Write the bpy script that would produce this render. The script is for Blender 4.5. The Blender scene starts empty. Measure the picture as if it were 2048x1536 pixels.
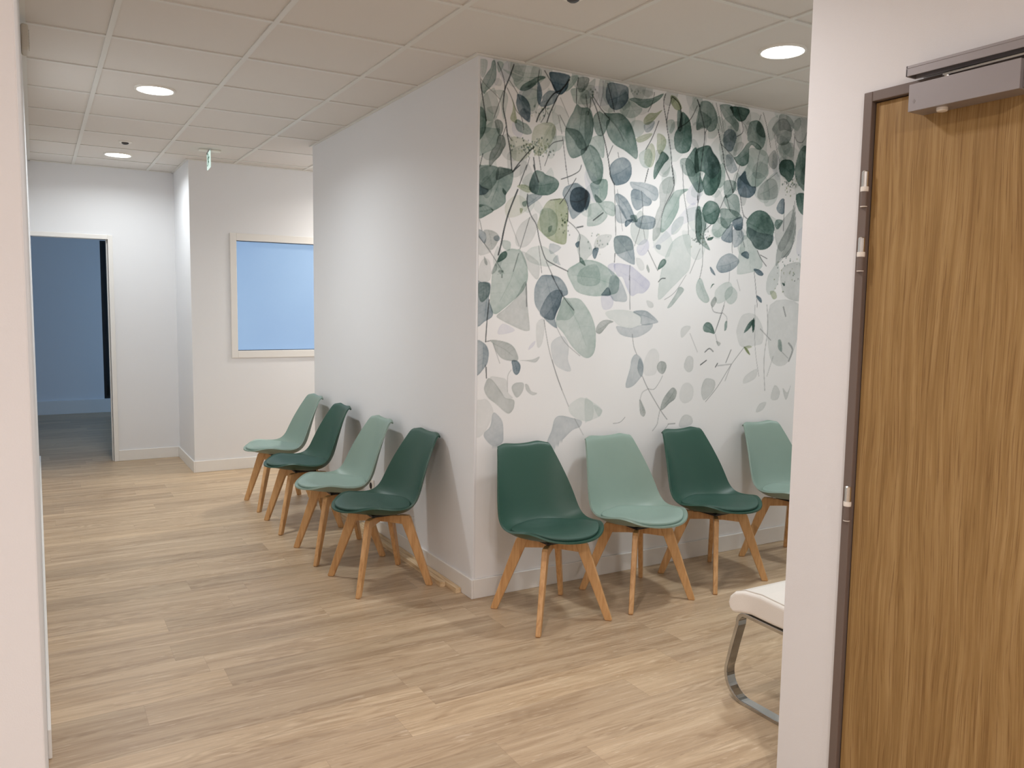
import bpy, bmesh, math, random
import numpy as np
from mathutils import Vector, Matrix

SC = bpy.context.scene
COL = SC.collection
# ------------------------------------------------------------------ camera
CX, CY, CZ = -1.8721, -3.5566, 1.4804
YAW, PITCH, ROLL, FPX = -0.5304, 0.0944, 0.0149, 1624.53
fwd = Vector((-math.sin(YAW)*math.cos(PITCH), math.cos(YAW)*math.cos(PITCH), -math.sin(PITCH)))
rt = Vector((math.cos(YAW), math.sin(YAW), 0))
up = rt.cross(fwd)
r2 = rt*math.cos(ROLL)+up*math.sin(ROLL)
u2 = -rt*math.sin(ROLL)+up*math.cos(ROLL)
cam_data = bpy.data.cameras.new('camera'); cam = bpy.data.objects.new('camera', cam_data); COL.objects.link(cam)
M4 = Matrix.Identity(4)
for i in range(3):
    M4[i][0] = r2[i]; M4[i][1] = u2[i]; M4[i][2] = -fwd[i]
M4[0][3], M4[1][3], M4[2][3] = CX, CY, CZ
cam.matrix_world = M4
cam_data.sensor_width = 36; cam_data.sensor_fit = 'HORIZONTAL'; cam_data.lens = FPX/2048*36
cam_data.clip_start = 0.02; cam_data.clip_end = 60
SC.camera = cam
# ------------------------------------------------------------------ world, exposure, light levels
w = bpy.data.worlds.new('World'); SC.world = w; w.use_nodes = True
w.node_tree.nodes['Background'].inputs[0].default_value = (0.35, 0.5, 0.75, 1)
w.node_tree.nodes['Background'].inputs[1].default_value = 0.15
SC.view_settings.view_transform = 'Standard'; SC.view_settings.look = 'None'
SC.view_settings.exposure = 1.17; SC.view_settings.gamma = 1.0; SC.view_settings.use_curve_mapping = False
LAMP_W = 8.0         # watts of a lamp in the rooms, times the factor in its row below
LAMP_COL = (0.93, 0.98, 1.0)
ENTR_COL = (1.0, 0.93, 0.92)
DAY_COL = (0.36, 0.62, 1.0)
DAY_W = 16.0
SC.cycles.diffuse_bounces = 7
SC.cycles.max_bounces = 12
HC = 2.676          # ceiling height

# ------------------------------------------------------------------ helpers
def lin(c):
    return tuple(((v/255)/12.92 if v/255 <= 0.04045 else ((v/255+0.055)/1.055)**2.4) for v in c)

def mat(name, col, rough=0.5, metal=0.0, emit=None, estr=0.0, bump=0.0, bscale=200.0, spec=0.5, var=0.0, vscale=3.0):
    m = bpy.data.materials.new(name); m.use_nodes = True
    nt = m.node_tree; b = nt.nodes['Principled BSDF']
    b.inputs['Base Color'].default_value = (*col, 1)
    b.inputs['Roughness'].default_value = rough; b.inputs['Metallic'].default_value = metal
    b.inputs['Specular IOR Level'].default_value = spec
    if emit:
        b.inputs['Emission Color'].default_value = (*emit, 1); b.inputs['Emission Strength'].default_value = estr
    tc = nt.nodes.new('ShaderNodeTexCoord')
    if var:
        n = nt.nodes.new('ShaderNodeTexNoise'); n.inputs['Scale'].default_value = vscale; n.inputs['Detail'].default_value = 3
        nt.links.new(tc.outputs['Object'], n.inputs['Vector'])
        mx = nt.nodes.new('ShaderNodeMix'); mx.data_type = 'RGBA'
        mx.inputs[6].default_value = (*[c*(1-var) for c in col], 1); mx.inputs[7].default_value = (*[min(1, c*(1+var)) for c in col], 1)
        nt.links.new(n.outputs[0], mx.inputs[0]); nt.links.new(mx.outputs[2], b.inputs['Base Color'])
    if bump:
        n = nt.nodes.new('ShaderNodeTexNoise'); n.inputs['Scale'].default_value = bscale; n.inputs['Detail'].default_value = 4
        nt.links.new(tc.outputs['Object'], n.inputs['Vector'])
        bp = nt.nodes.new('ShaderNodeBump'); bp.inputs['Strength'].default_value = bump; bp.inputs['Distance'].default_value = 0.002
        nt.links.new(n.outputs[0], bp.inputs['Height']); nt.links.new(bp.outputs[0], b.inputs['Normal'])
    return m

class NG:
    """small node-graph helper"""
    def __init__(s, name):
        s.m = bpy.data.materials.new(name); s.m.use_nodes = True; s.nt = s.m.node_tree
        s.b = s.nt.nodes['Principled BSDF']
    def n(s, t, **kw):
        x = s.nt.nodes.new('ShaderNode'+t)
        for k, v in kw.items():
            setattr(x, k, v)
        return x
    def l(s, a, b):
        s.nt.links.new(a, b)
    def math(s, op, a, b=None, c=None):
        x = s.n('Math', operation=op)
        for i, v in enumerate((a, b, c)):
            if v is None: continue
            if isinstance(v, (int, float)): x.inputs[i].default_value = v
            else: s.l(v, x.inputs[i])
        return x.outputs[0]
    def comb(s, x, y, z):
        c = s.n('CombineXYZ')
        for i, v in enumerate((x, y, z)):
            if isinstance(v, (int, float)): c.inputs[i].default_value = v
            else: s.l(v, c.inputs[i])
        return c.outputs[0]
    def noise(s, vec, scale, detail=3, rough=0.5, dist=0.0):
        x = s.n('TexNoise'); x.inputs['Scale'].default_value = scale; x.inputs['Detail'].default_value = detail
        x.inputs['Roughness'].default_value = rough; x.inputs['Distortion'].default_value = dist
        s.l(vec, x.inputs['Vector']); return x.outputs[0]
    def mix(s, f, a, b, mode='MIX'):
        x = s.n('Mix', data_type='RGBA', blend_type=mode)
        if isinstance(f, (int, float)): x.inputs[0].default_value = f
        else: s.l(f, x.inputs[0])
        for i, v in ((6, a), (7, b)):
            if isinstance(v, tuple): x.inputs[i].default_value = (*v, 1)
            else: s.l(v, x.inputs[i])
        return x.outputs[2]
    def ramp(s, f, stops):
        x = s.n('ValToRGB'); e = x.color_ramp.elements
        while len(e) < len(stops): e.new(0.5)
        for k, (p, c) in enumerate(stops):
            e[k].position = p; e[k].color = (*c, 1)
        s.l(f, x.inputs[0]); return x.outputs[0]

def obj(name, bm, m, parent=None, smooth=False, bevel=0.0, segs=2, loc=None, mods=None):
    me = bpy.data.meshes.new(name)
    bmesh.ops.recalc_face_normals(bm, faces=bm.faces[:])
    bm.to_mesh(me); bm.free()
    ms = m if isinstance(m, (list, tuple)) else [m]
    for k in ms: me.materials.append(k)
    if smooth:
        for f in me.polygons: f.use_smooth = True
    o = bpy.data.objects.new(name, me); COL.objects.link(o)
    if parent is not None: o.parent = parent
    if loc: o.location = loc
    if bevel:
        b = o.modifiers.new('bevel', 'BEVEL'); b.width = bevel; b.segments = segs; b.limit_method = 'ANGLE'; b.angle_limit = 0.6
    return o

def box(bm, x0, x1, y0, y1, z0, z1, mi=0):
    v = [bm.verts.new((x, y, z)) for x in (x0, x1) for y in (y0, y1) for z in (z0, z1)]
    fs = []
    for q in ((0,1,3,2),(4,6,7,5),(0,4,5,1),(2,3,7,6),(0,2,6,4),(1,5,7,3)):
        f = bm.faces.new([v[i] for i in q]); f.material_index = mi; fs.append(f)
    return v

def BX(*a):
    bm = bmesh.new(); box(bm, *a); return bm

def prism(bm, pts, a, b, axis='x'):
    """polygon pts (in the two other axes) extruded from a to b along axis"""
    def mk(t, p):
        return {'x': (t, p[0], p[1]), 'y': (p[0], t, p[1]), 'z': (p[0], p[1], t)}[axis]
    A = [bm.verts.new(mk(a, p)) for p in pts]; B = [bm.verts.new(mk(b, p)) for p in pts]
    bm.faces.new(A); bm.faces.new(B[::-1]); n = len(pts)
    for i in range(n):
        bm.faces.new((A[i], B[i], B[(i+1) % n], A[(i+1) % n]))

def lathe(bm, prof, seg=40, cx=0, cy=0, mi=0, mis=None):
    rings = []
    for (r, z) in prof:
        if r < 1e-6: rings.append([bm.verts.new((cx, cy, z))])
        else: rings.append([bm.verts.new((cx+r*math.cos(2*math.pi*k/seg), cy+r*math.sin(2*math.pi*k/seg), z)) for k in range(seg)])
    for i in range(len(rings)-1):
        a, b = rings[i], rings[i+1]
        for k in range(seg):
            k2 = (k+1) % seg
            if len(a) == 1 and len(b) == 1: continue
            if len(a) == 1: f = bm.faces.new((a[0], b[k], b[k2]))
            elif len(b) == 1: f = bm.faces.new((a[k], b[0], a[k2]))
            else: f = bm.faces.new((a[k], b[k], b[k2], a[k2]))
            f.material_index = mis[i] if mis else mi

def empty(name, loc=(0, 0, 0), rz=0.0):
    o = bpy.data.objects.new(name, None); COL.objects.link(o); o.location = loc; o.rotation_euler = (0, 0, rz)
    o.empty_display_size = 0.1
    return o

def tag(o, label, cat, group=None):
    o['label'] = label; o['category'] = cat
    if group: o['group'] = group
    return o

def struct(name, bm, m, bevel=0.0, **kw):
    o = obj(name, bm, m, bevel=bevel, **kw); o['kind'] = 'structure'; return o

def dup(root, loc, rz, label, group=None, swap=None):
    r = root.copy(); COL.objects.link(r); r.location = loc; r.rotation_euler = (0, 0, rz); r['label'] = label
    if group: r['group'] = group
    for ch in list(root.children):
        c = ch.copy(); COL.objects.link(c); c.parent = r
        for g in list(ch.children):
            d = g.copy(); COL.objects.link(d); d.parent = c
    return r

# ------------------------------------------------------------------ materials
WALL = mat('wall_paint', lin((230, 231, 233)), 0.75, bump=0.12, bscale=350, spec=0.25)
TRIM = mat('white_trim', lin((232, 230, 226)), 0.35, spec=0.4)
TILE = mat('ceiling_tile', lin((222, 217, 211)), 0.9, bump=0.35, bscale=420, spec=0.15)
TBAR = mat('ceiling_bar', lin((222, 220, 214)), 0.45, spec=0.4)
TAUPE = mat('taupe_steel', lin((112, 99, 92)), 0.45)
CHROME = mat('chrome', (0.50, 0.50, 0.49), 0.10, metal=1.0)
STEEL = mat('brushed_steel', (0.74, 0.74, 0.72), 0.25, metal=1.0)
GREY = mat('grey_enamel', lin((158, 154, 156)), 0.4, metal=0.35)
GREYD = mat('dark_grey_slot', lin((40, 36, 34)), 0.6)
WHITEP = mat('white_plastic', lin((236, 232, 224)), 0.35)
BLACK = mat('black_plastic', lin((22, 22, 22)), 0.4)
EMIT = mat('lamp_diffuser', (0.9, 0.9, 0.9), 0.5, emit=(1, 0.99, 0.98), estr=6.0)

# floor : vinyl oak planks running along x
def floor_mat():
    g = NG('oak_vinyl_planks'); tc = g.n('TexCoord'); sp = g.n('SeparateXYZ'); g.l(tc.outputs['Object'], sp.inputs[0])
    X, Y = sp.outputs[0], sp.outputs[1]
    PW, PL = 0.17, 1.22
    yr = g.math('DIVIDE', g.math('SUBTRACT', Y, 0.105), PW); row = g.math('FLOOR', yr)
    wn = g.n('TexWhiteNoise', noise_dimensions='1D'); g.l(row, wn.inputs['W'])
    xs = g.math('ADD', g.math('DIVIDE', X, PL), wn.outputs['Value']); colm = g.math('FLOOR', xs)
    w2 = g.n('TexWhiteNoise', noise_dimensions='3D'); g.l(g.comb(row, colm, 0.0), w2.inputs['Vector'])
    rnd = w2.outputs['Value']
    sepc = g.n('SeparateXYZ'); g.l(w2.outputs['Color'], sepc.inputs[0])
    ox = g.math('MULTIPLY', sepc.outputs[0], 37.0); oy = g.math('MULTIPLY', sepc.outputs[1], 19.0)
    # cathedral rings: stretched coordinate
    v1 = g.comb(g.math('ADD', g.math('MULTIPLY', X, 0.9), ox), g.math('ADD', g.math('MULTIPLY', Y, 6.5), oy), 0.0)
    big = g.noise(v1, 1.6, 2, 0.5, 0.6)
    rings = g.math('SINE', g.math('MULTIPLY', big, 62.0))
    v2 = g.comb(g.math('ADD', g.math('MULTIPLY', X, 2.2), ox), g.math('ADD', g.math('MULTIPLY', Y, 46.0), oy), 0.0)
    fine = g.noise(v2, 1.5, 5, 0.62, 0.3)
    v3 = g.comb(g.math('ADD', g.math('MULTIPLY', X, 0.8), oy), g.math('ADD', g.math('MULTIPLY', Y, 17.0), ox), 0.0)
    band = g.noise(v3, 1.3, 3, 0.55, 0.2)
    msk = g.noise(g.comb(g.math('ADD', g.math('MULTIPLY', X, 1.2), oy), g.math('ADD', g.math('MULTIPLY', Y, 7.0), ox), 3.0), 1.2, 1)
    msk = g.ramp(msk, [(0.44, (0, 0, 0)), (0.6, (1, 1, 1))])
    base = g.ramp(band, [(0.30, lin((170, 144, 114))), (0.47, lin((188, 163, 132))), (0.58, lin((196, 172, 141))), (0.72, lin((210, 188, 157)))])
    c = g.mix(g.math('MULTIPLY', g.math('ABSOLUTE', g.math('SUBTRACT', fine, 0.5)), 1.9), base, lin((222, 203, 176)))
    dk = g.ramp(fine, [(0.33, (1, 1, 1)), (0.46, (0, 0, 0))])
    c = g.mix(g.math('MULTIPLY', dk, 0.45), c, lin((146, 120, 92)))
    rr = g.math('MULTIPLY', g.math('MULTIPLY', g.math('ADD', g.math('MULTIPLY', rings, 0.5), 0.5), msk), 0.42)
    c = g.mix(rr, c, lin((150, 122, 90)))
    fleck = g.noise(g.comb(g.math('ADD', g.math('MULTIPLY', X, 7.0), ox), g.math('ADD', g.math('MULTIPLY', Y, 60.0), oy), 5.0), 1.6, 3, 0.6, 0.8)
    c = g.mix(g.math('MULTIPLY', g.ramp(fleck, [(0.60, (0, 0, 0)), (0.70, (1, 1, 1))]), 0.5), c, lin((224, 206, 180)))
    c = g.mix(g.math('MULTIPLY', g.ramp(fleck, [(0.30, (1, 1, 1)), (0.38, (0, 0, 0))]), 0.4), c, lin((140, 112, 84)))
    # per plank tone
    tone = g.ramp(rnd, [(0.0, (0.80, 0.79, 0.78)), (0.25, (0.93, 0.92, 0.92)), (0.7, (1.0, 1.0, 1.0)), (1.0, (1.06, 1.05, 1.03))])
    c = g.mix(1.0, c, tone, 'MULTIPLY')
    # seams
    fy = g.math('FRACT', yr); fx = g.math('FRACT', xs)
    ey = g.math('MINIMUM', fy, g.math('SUBTRACT', 1.0, fy)); ex = g.math('MINIMUM', fx, g.math('SUBTRACT', 1.0, fx))
    sy = g.math('LESS_THAN', ey, 0.0065); sx = g.math('LESS_THAN', ex, 0.0009)
    seam = g.math('MAXIMUM', sy, sx)
    c = g.mix(g.math('MULTIPLY', seam, 0.22), c, lin((120, 98, 76)))
    g.l(c, g.b.inputs['Base Color'])
    g.b.inputs['Specular IOR Level'].default_value = 0.55
    ro = g.math('ADD', g.math('MULTIPLY', fine, 0.12), 0.34); g.l(ro, g.b.inputs['Roughness'])
    bp = g.n('Bump'); bp.inputs['Strength'].default_value = 0.12; bp.inputs['Distance'].default_value = 0.001
    g.l(fine, bp.inputs['Height']); g.l(bp.outputs[0], g.b.inputs['Normal'])
    return g.m
FLOOR = floor_mat()

def oak_door_mat():
    g = NG('oak_veneer'); tc = g.n('TexCoord'); sp = g.n('SeparateXYZ'); g.l(tc.outputs['Object'], sp.inputs[0])
    Y, Z = sp.outputs[1], sp.outputs[2]
    warp = g.noise(g.comb(g.math('MULTIPLY', Y, 3.0), g.math('MULTIPLY', Z, 0.7), 0.0), 1.6, 2, 0.5)
    yy = g.math('ADD', Y, g.math('MULTIPLY', g.math('SUBTRACT', warp, 0.5), 0.07))
    big = g.noise(g.comb(g.math('MULTIPLY', yy, 7.5), g.math('MULTIPLY', Z, 0.42), 4.0), 1.5, 2, 0.5, 0.3)
    rings = g.math('SINE', g.math('MULTIPLY', big, 120.0))
    fine = g.noise(g.comb(g.math('MULTIPLY', yy, 210.0), g.math('MULTIPLY', Z, 3.5), 0.0), 1.4, 4, 0.6, 0.4)
    mid = g.noise(g.comb(g.math('MULTIPLY', yy, 42.0), g.math('MULTIPLY', Z, 1.2), 7.0), 1.4, 3, 0.55, 0.3)
    c = g.ramp(mid, [(0.32, lin((142, 112, 68))), (0.5, lin((157, 126, 79))), (0.68, lin((171, 141, 94)))])
    c = g.mix(g.math('MULTIPLY', g.math('ADD', g.math('MULTIPLY', rings, 0.5), 0.5), 0.16), c, lin((134, 98, 58)))
    dk = g.ramp(fine, [(0.36, (1, 1, 1)), (0.46, (0, 0, 0))])
    c = g.mix(g.math('MULTIPLY', dk, 0.62), c, lin((118, 86, 50)))
    lt = g.ramp(fine, [(0.56, (0, 0, 0)), (0.7, (1, 1, 1))])
    c = g.mix(g.math('MULTIPLY', lt, 0.35), c, lin((196, 165, 120)))
    g.l(c, g.b.inputs['Base Color']); g.b.inputs['Roughness'].default_value = 0.5; g.b.inputs['Specular IOR Level'].default_value = 0.3
    bp = g.n('Bump'); bp.inputs['Strength'].default_value = 0.15; bp.inputs['Distance'].default_value = 0.001
    g.l(fine, bp.inputs['Height']); g.l(bp.outputs[0], g.b.inputs['Normal'])
    return g.m
OAKDOOR = oak_door_mat()

def wood_mat(name, a, b, dark, sx, sy, sz):
    g = NG(name); tc = g.n('TexCoord'); sp = g.n('SeparateXYZ'); g.l(tc.outputs['Object'], sp.inputs[0])
    v = g.comb(g.math('MULTIPLY', sp.outputs[0], sx), g.math('MULTIPLY', sp.outputs[1], sy), g.math('MULTIPLY', sp.outputs[2], sz))
    n = g.noise(v, 1.0, 4, 0.6, 0.4)
    c = g.ramp(n, [(0.32, dark), (0.48, a), (0.68, b)])
    g.l(c, g.b.inputs['Base Color']); g.b.inputs['Roughness'].default_value = 0.42
    return g.m
BEECH = wood_mat('beech_wood', lin((204, 158, 106)), lin((216, 172, 122)), lin((186, 138, 88)), 60, 60, 6)
PINE = wood_mat('pine_wood', lin((216, 190, 152)), lin((228, 206, 172)), lin((190, 158, 116)), 60, 5, 60)

DKGREEN = mat('dark_green_plastic', lin((42, 80, 67)), 0.42, bump=0.05, bscale=500)
DKGREENF = mat('dark_green_leatherette', lin((46, 80, 69)), 0.5, bump=0.25, bscale=260)
SAGE = mat('sage_plastic', lin((134, 156, 145)), 0.42, bump=0.05, bscale=500)
SAGEF = mat('sage_leatherette', lin((138, 160, 150)), 0.5, bump=0.25, bscale=260)
WHITEL = mat('white_leatherette', lin((238, 233, 226)), 0.4, bump=0.2, bscale=220)

# ------------------------------------------------------------------ structure
struct('floor', BX(-5, 6, -7.2, 9.2, -0.12, 0.0), FLOOR)
# ceiling slab (tile faces 8 mm above the bars)
def ceiling():
    c = struct('ceiling', BX(-5, 6, -7.2, 9.2, HC+0.007, HC+0.15), TILE)
    bm = bmesh.new()
    hw = 0.012
    for i in range(-9, 10):
        x = 0.26+0.6*i; box(bm, x-hw, x+hw, -7.0, 4.72, HC, HC+0.0065)
    for j in range(-11, 9):
        y = -0.52+0.6*j; box(bm, -4.9, 5.9, y-hw, y+hw, HC+0.0006, HC+0.0068)
    g = obj('ceiling_grid', bm, TBAR, c)
    bm = bmesh.new(); t = 0.02                         # wall angle trims
    box(bm, -t, 0, 0, 2.70, HC-0.001, HC+0.006); box(bm, -t, 5, -t, 0, HC-0.001, HC+0.006); box(bm, -t, 5, 2.70, 2.70+t, HC-0.001, HC+0.006)
    box(bm, -0.715, 5, 3.866-t, 3.866, HC-0.001, HC+0.006); box(bm, -0.715-t, -0.715, 3.866-t, 4.72, HC-0.001, HC+0.006)
    box(bm, -1.885, -0.715, 4.72-t, 4.72, HC-0.001, HC+0.006); box(bm, -1.885, -1.885+t, -1.88, 4.72, HC-0.001, HC+0.006)
    obj('wall_angle', bm, TBAR, c)
ceiling()
struct('wall_center', BX(0, 5.0, 0, 2.70, 0, HC+0.01), WALL, bevel=0.003)
struct('wall_left', BX(-2.0, -1.885, -1.79, 4.72, 0, HC+0.01), WALL)
struct('wall_front_left', BX(-5, -1.885, -1.88, -1.78, 0, HC+0.01), WALL, bevel=0.003)
# back wall with doorway
bm = bmesh.new(); box(bm, -1.285, -0.715, 4.72, 4.82, 0, HC+0.01); box(bm, -5, -1.285, 4.72, 4.82, 2.055, HC+0.01); box(bm, -5, -2.22, 4.72, 4.82, 0, 2.055)
struct('wall_back_left', bm, WALL)
struct('wall_return', BX(-0.715, -0.615, 3.966, 4.82, 0, HC+0.01), WALL)
# window wall with an opening
wx0, wx1, wz0, wz1 = -0.365, 0.85, 1.03, 2.055
bm = bmesh.new()
box(bm, -0.715, wx0, 3.866, 3.966, 0, HC+0.01); box(bm, wx1, 5.0, 3.866, 3.966, 0, HC+0.01)
box(bm, wx0, wx1, 3.866, 3.966, 0, wz0); box(bm, wx0, wx1, 3.866, 3.966, wz1, HC+0.01)
bmesh.ops.remove_doubles(bm, verts=bm.verts[:], dist=1e-5)
struct('wall_back', bm, WALL)
# right wall with door opening; return into the waiting area
bm = bmesh.new(); box(bm, 0.10, 0.20, -2.078, -1.882, 0, HC+0.01); box(bm, 0.10, 0.20, -3.10, -2.078, 2.071, HC+0.01); box(bm, 0.10, 0.20, -7.0, -3.10, 0, HC+0.01)
struct('wall_right', bm, WALL)
struct('wall_waiting_area', BX(0.20, 5.0, -1.982, -1.882, 0, HC+0.01), WALL)
struct('wall_far_right', BX(5.0, 5.1, -1.982, 4.0, 0, HC+0.01), WALL)
struct('wall_front', BX(-5, 0.2, -7.1, -7.0, 0, HC+0.01), WALL)
struct('wall_far_left', BX(-5.1, -5.0, -7.1, 9.0, 0, HC+0.01), WALL)
# far room behind the doorway
FARW = WALL
bm = bmesh.new(); box(bm, -5, -1.11, 8.52, 8.62, 0, HC+0.01); box(bm, -1.11, -0.2, 8.52, 8.62, 0, 0.18); box(bm, -1.11, -0.2, 8.52, 8.62, 2.27, HC+0.01); box(bm, -0.2, 1.2, 8.52, 8.62, 0, HC+0.01)
struct('wall_far_room', bm, FARW)
bm = bmesh.new(); box(bm, 1.2, 1.3, 3.966, 5.6, 0, HC+0.01); box(bm, 1.2, 1.3, 7.8, 8.62, 0, HC+0.01); box(bm, 1.2, 1.3, 5.6, 7.8, 0, 0.3); box(bm, 1.2, 1.3, 5.6, 7.8, 2.3, HC+0.01)
struct('wall_far_room_side', bm, FARW)

# baseboards
def bb(name, segs_):
    bm = bmesh.new()
    for a in segs_: box(bm, *a)
    return struct(name, bm, TRIM, bevel=0.003)
BH, BT = 0.10, 0.012
bb('baseboard_center', [(-BT, 0, -BT, 2.70+BT, 0, BH), (0, 5.0, -BT, 0, 0, BH), (0, 5.0, 2.70, 2.70+BT, 0, BH)])
bb('baseboard_left', [(-1.885, -1.874, -0.65, 4.72, 0, BH)])
bb('baseboard_back', [(-1.245, -0.715-BT, 4.72-BT, 4.72, 0, BH), (-0.715-BT, -0.715, 3.866-BT, 4.72, 0, BH), (-0.715, 5.0, 3.866-BT, 3.866, 0, BH)])
bb('baseboard_waiting_area', [(0.26, 5.0, -1.882, -1.87, 0, BH)])
bb('baseboard_far_room', [(-5, 1.2, 8.48, 8.52, 0, 0.176)])

# far doorway frame
bm = bmesh.new()
box(bm, -1.285, -1.245, 4.700, 4.83, 0, 2.075); box(bm, -2.22, -1.285, 4.700, 4.83, 2.035, 2.075); box(bm, -1.297, -1.285, 4.74, 4.80, 0, 2.035)
struct('door_1', bm, TRIM, bevel=0.004)

# far room window (dark strip at the right of the far wall)
GLASSD = mat('dark_glass', lin((10, 12, 16)), 0.08)
f = struct('window_2', BX(-1.11, -0.2, 8.55, 8.60, 0.18, 2.27), GLASSD)
bm = bmesh.new(); box(bm, -1.11, -1.08, 8.525, 8.56, 0.18, 2.27); box(bm, -0.23, -0.2, 8.525, 8.56, 0.18, 2.27); box(bm, -1.08, -0.23, 8.525, 8.56, 2.24, 2.27); box(bm, -1.08, -0.23, 8.525, 8.56, 0.18, 0.21)
obj('window_frame', bm, BLACK, f)
# far room side window: the source of the evening daylight
bm = bmesh.new(); box(bm, 1.2, 1.3, 5.6, 5.65, 0.3, 2.3); box(bm, 1.2, 1.3, 7.75, 7.8, 0.3, 2.3); box(bm, 1.2, 1.3, 5.65, 7.75, 2.25, 2.3); box(bm, 1.2, 1.3, 5.65, 7.75, 0.3, 0.35)
struct('window_3', bm, TRIM)
ld = bpy.data.lights.new('daylight', 'AREA'); ld.shape = 'RECTANGLE'; ld.size = 2.0; ld.size_y = 1.9; ld.energy = DAY_W; ld.color = DAY_COL
lo = bpy.data.objects.new('daylight', ld); COL.objects.link(lo); lo.location = (1.32, 6.7, 1.3); lo.rotation_euler = (0, math.radians(90), 0)

# frosted window in the back wall
def frosted():
    g = NG('frosted_window_film'); tc = g.n('TexCoord'); sp = g.n('SeparateXYZ'); g.l(tc.outputs['Object'], sp.inputs[0])
    n = g.noise(tc.outputs['Object'], 1.2, 2)
    c = g.ramp(n, [(0.3, (0.27, 0.47, 0.80)), (0.7, (0.33, 0.55, 0.86))])
    g.b.inputs['Base Color'].default_value = (0.18, 0.24, 0.32, 1)
    g.l(c, g.b.inputs['Emission Color']); g.b.inputs['Emission Strength'].default_value = 0.25
    g.b.inputs['Roughness'].default_value = 0.35
    return g.m
W = struct('window_1', BX(wx0+0.03, wx1-0.03, 3.892, 3.90, wz0+0.03, wz1-0.03), frosted())
bm = bmesh.new()
o_, i_ = 0.025, 0.03
for (a, b_, c_, d_) in ((wx0-o_, wx0+i_, wz0-0.033, wz1+0.033), (wx1-i_, wx1+o_, wz0-0.033, wz1+0.033)):
    box(bm, a, b_, 3.853, 3.91, c_, d_)
box(bm, wx0+i_, wx1-i_, 3.853, 3.91, wz0-0.033, wz0+i_); box(bm, wx0+i_, wx1-i_, 3.853, 3.91, wz1-i_, wz1+0.033)
obj('window_frame', bm, TRIM, W, bevel=0.003)
bm = bmesh.new(); t = 0.005
x0, x1, z0, z1 = wx0+i_, wx1-i_, wz0+i_, wz1-i_
box(bm, x0, x0+t, 3.886, 3.892, z0, z1); box(bm, x1-t, x1, 3.886, 3.892, z0, z1); box(bm, x0, x1, 3.886, 3.892, z0, z0+t); box(bm, x0, x1, 3.886, 3.892, z1-t, z1)
obj('seal', bm, BLACK, W)

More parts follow.
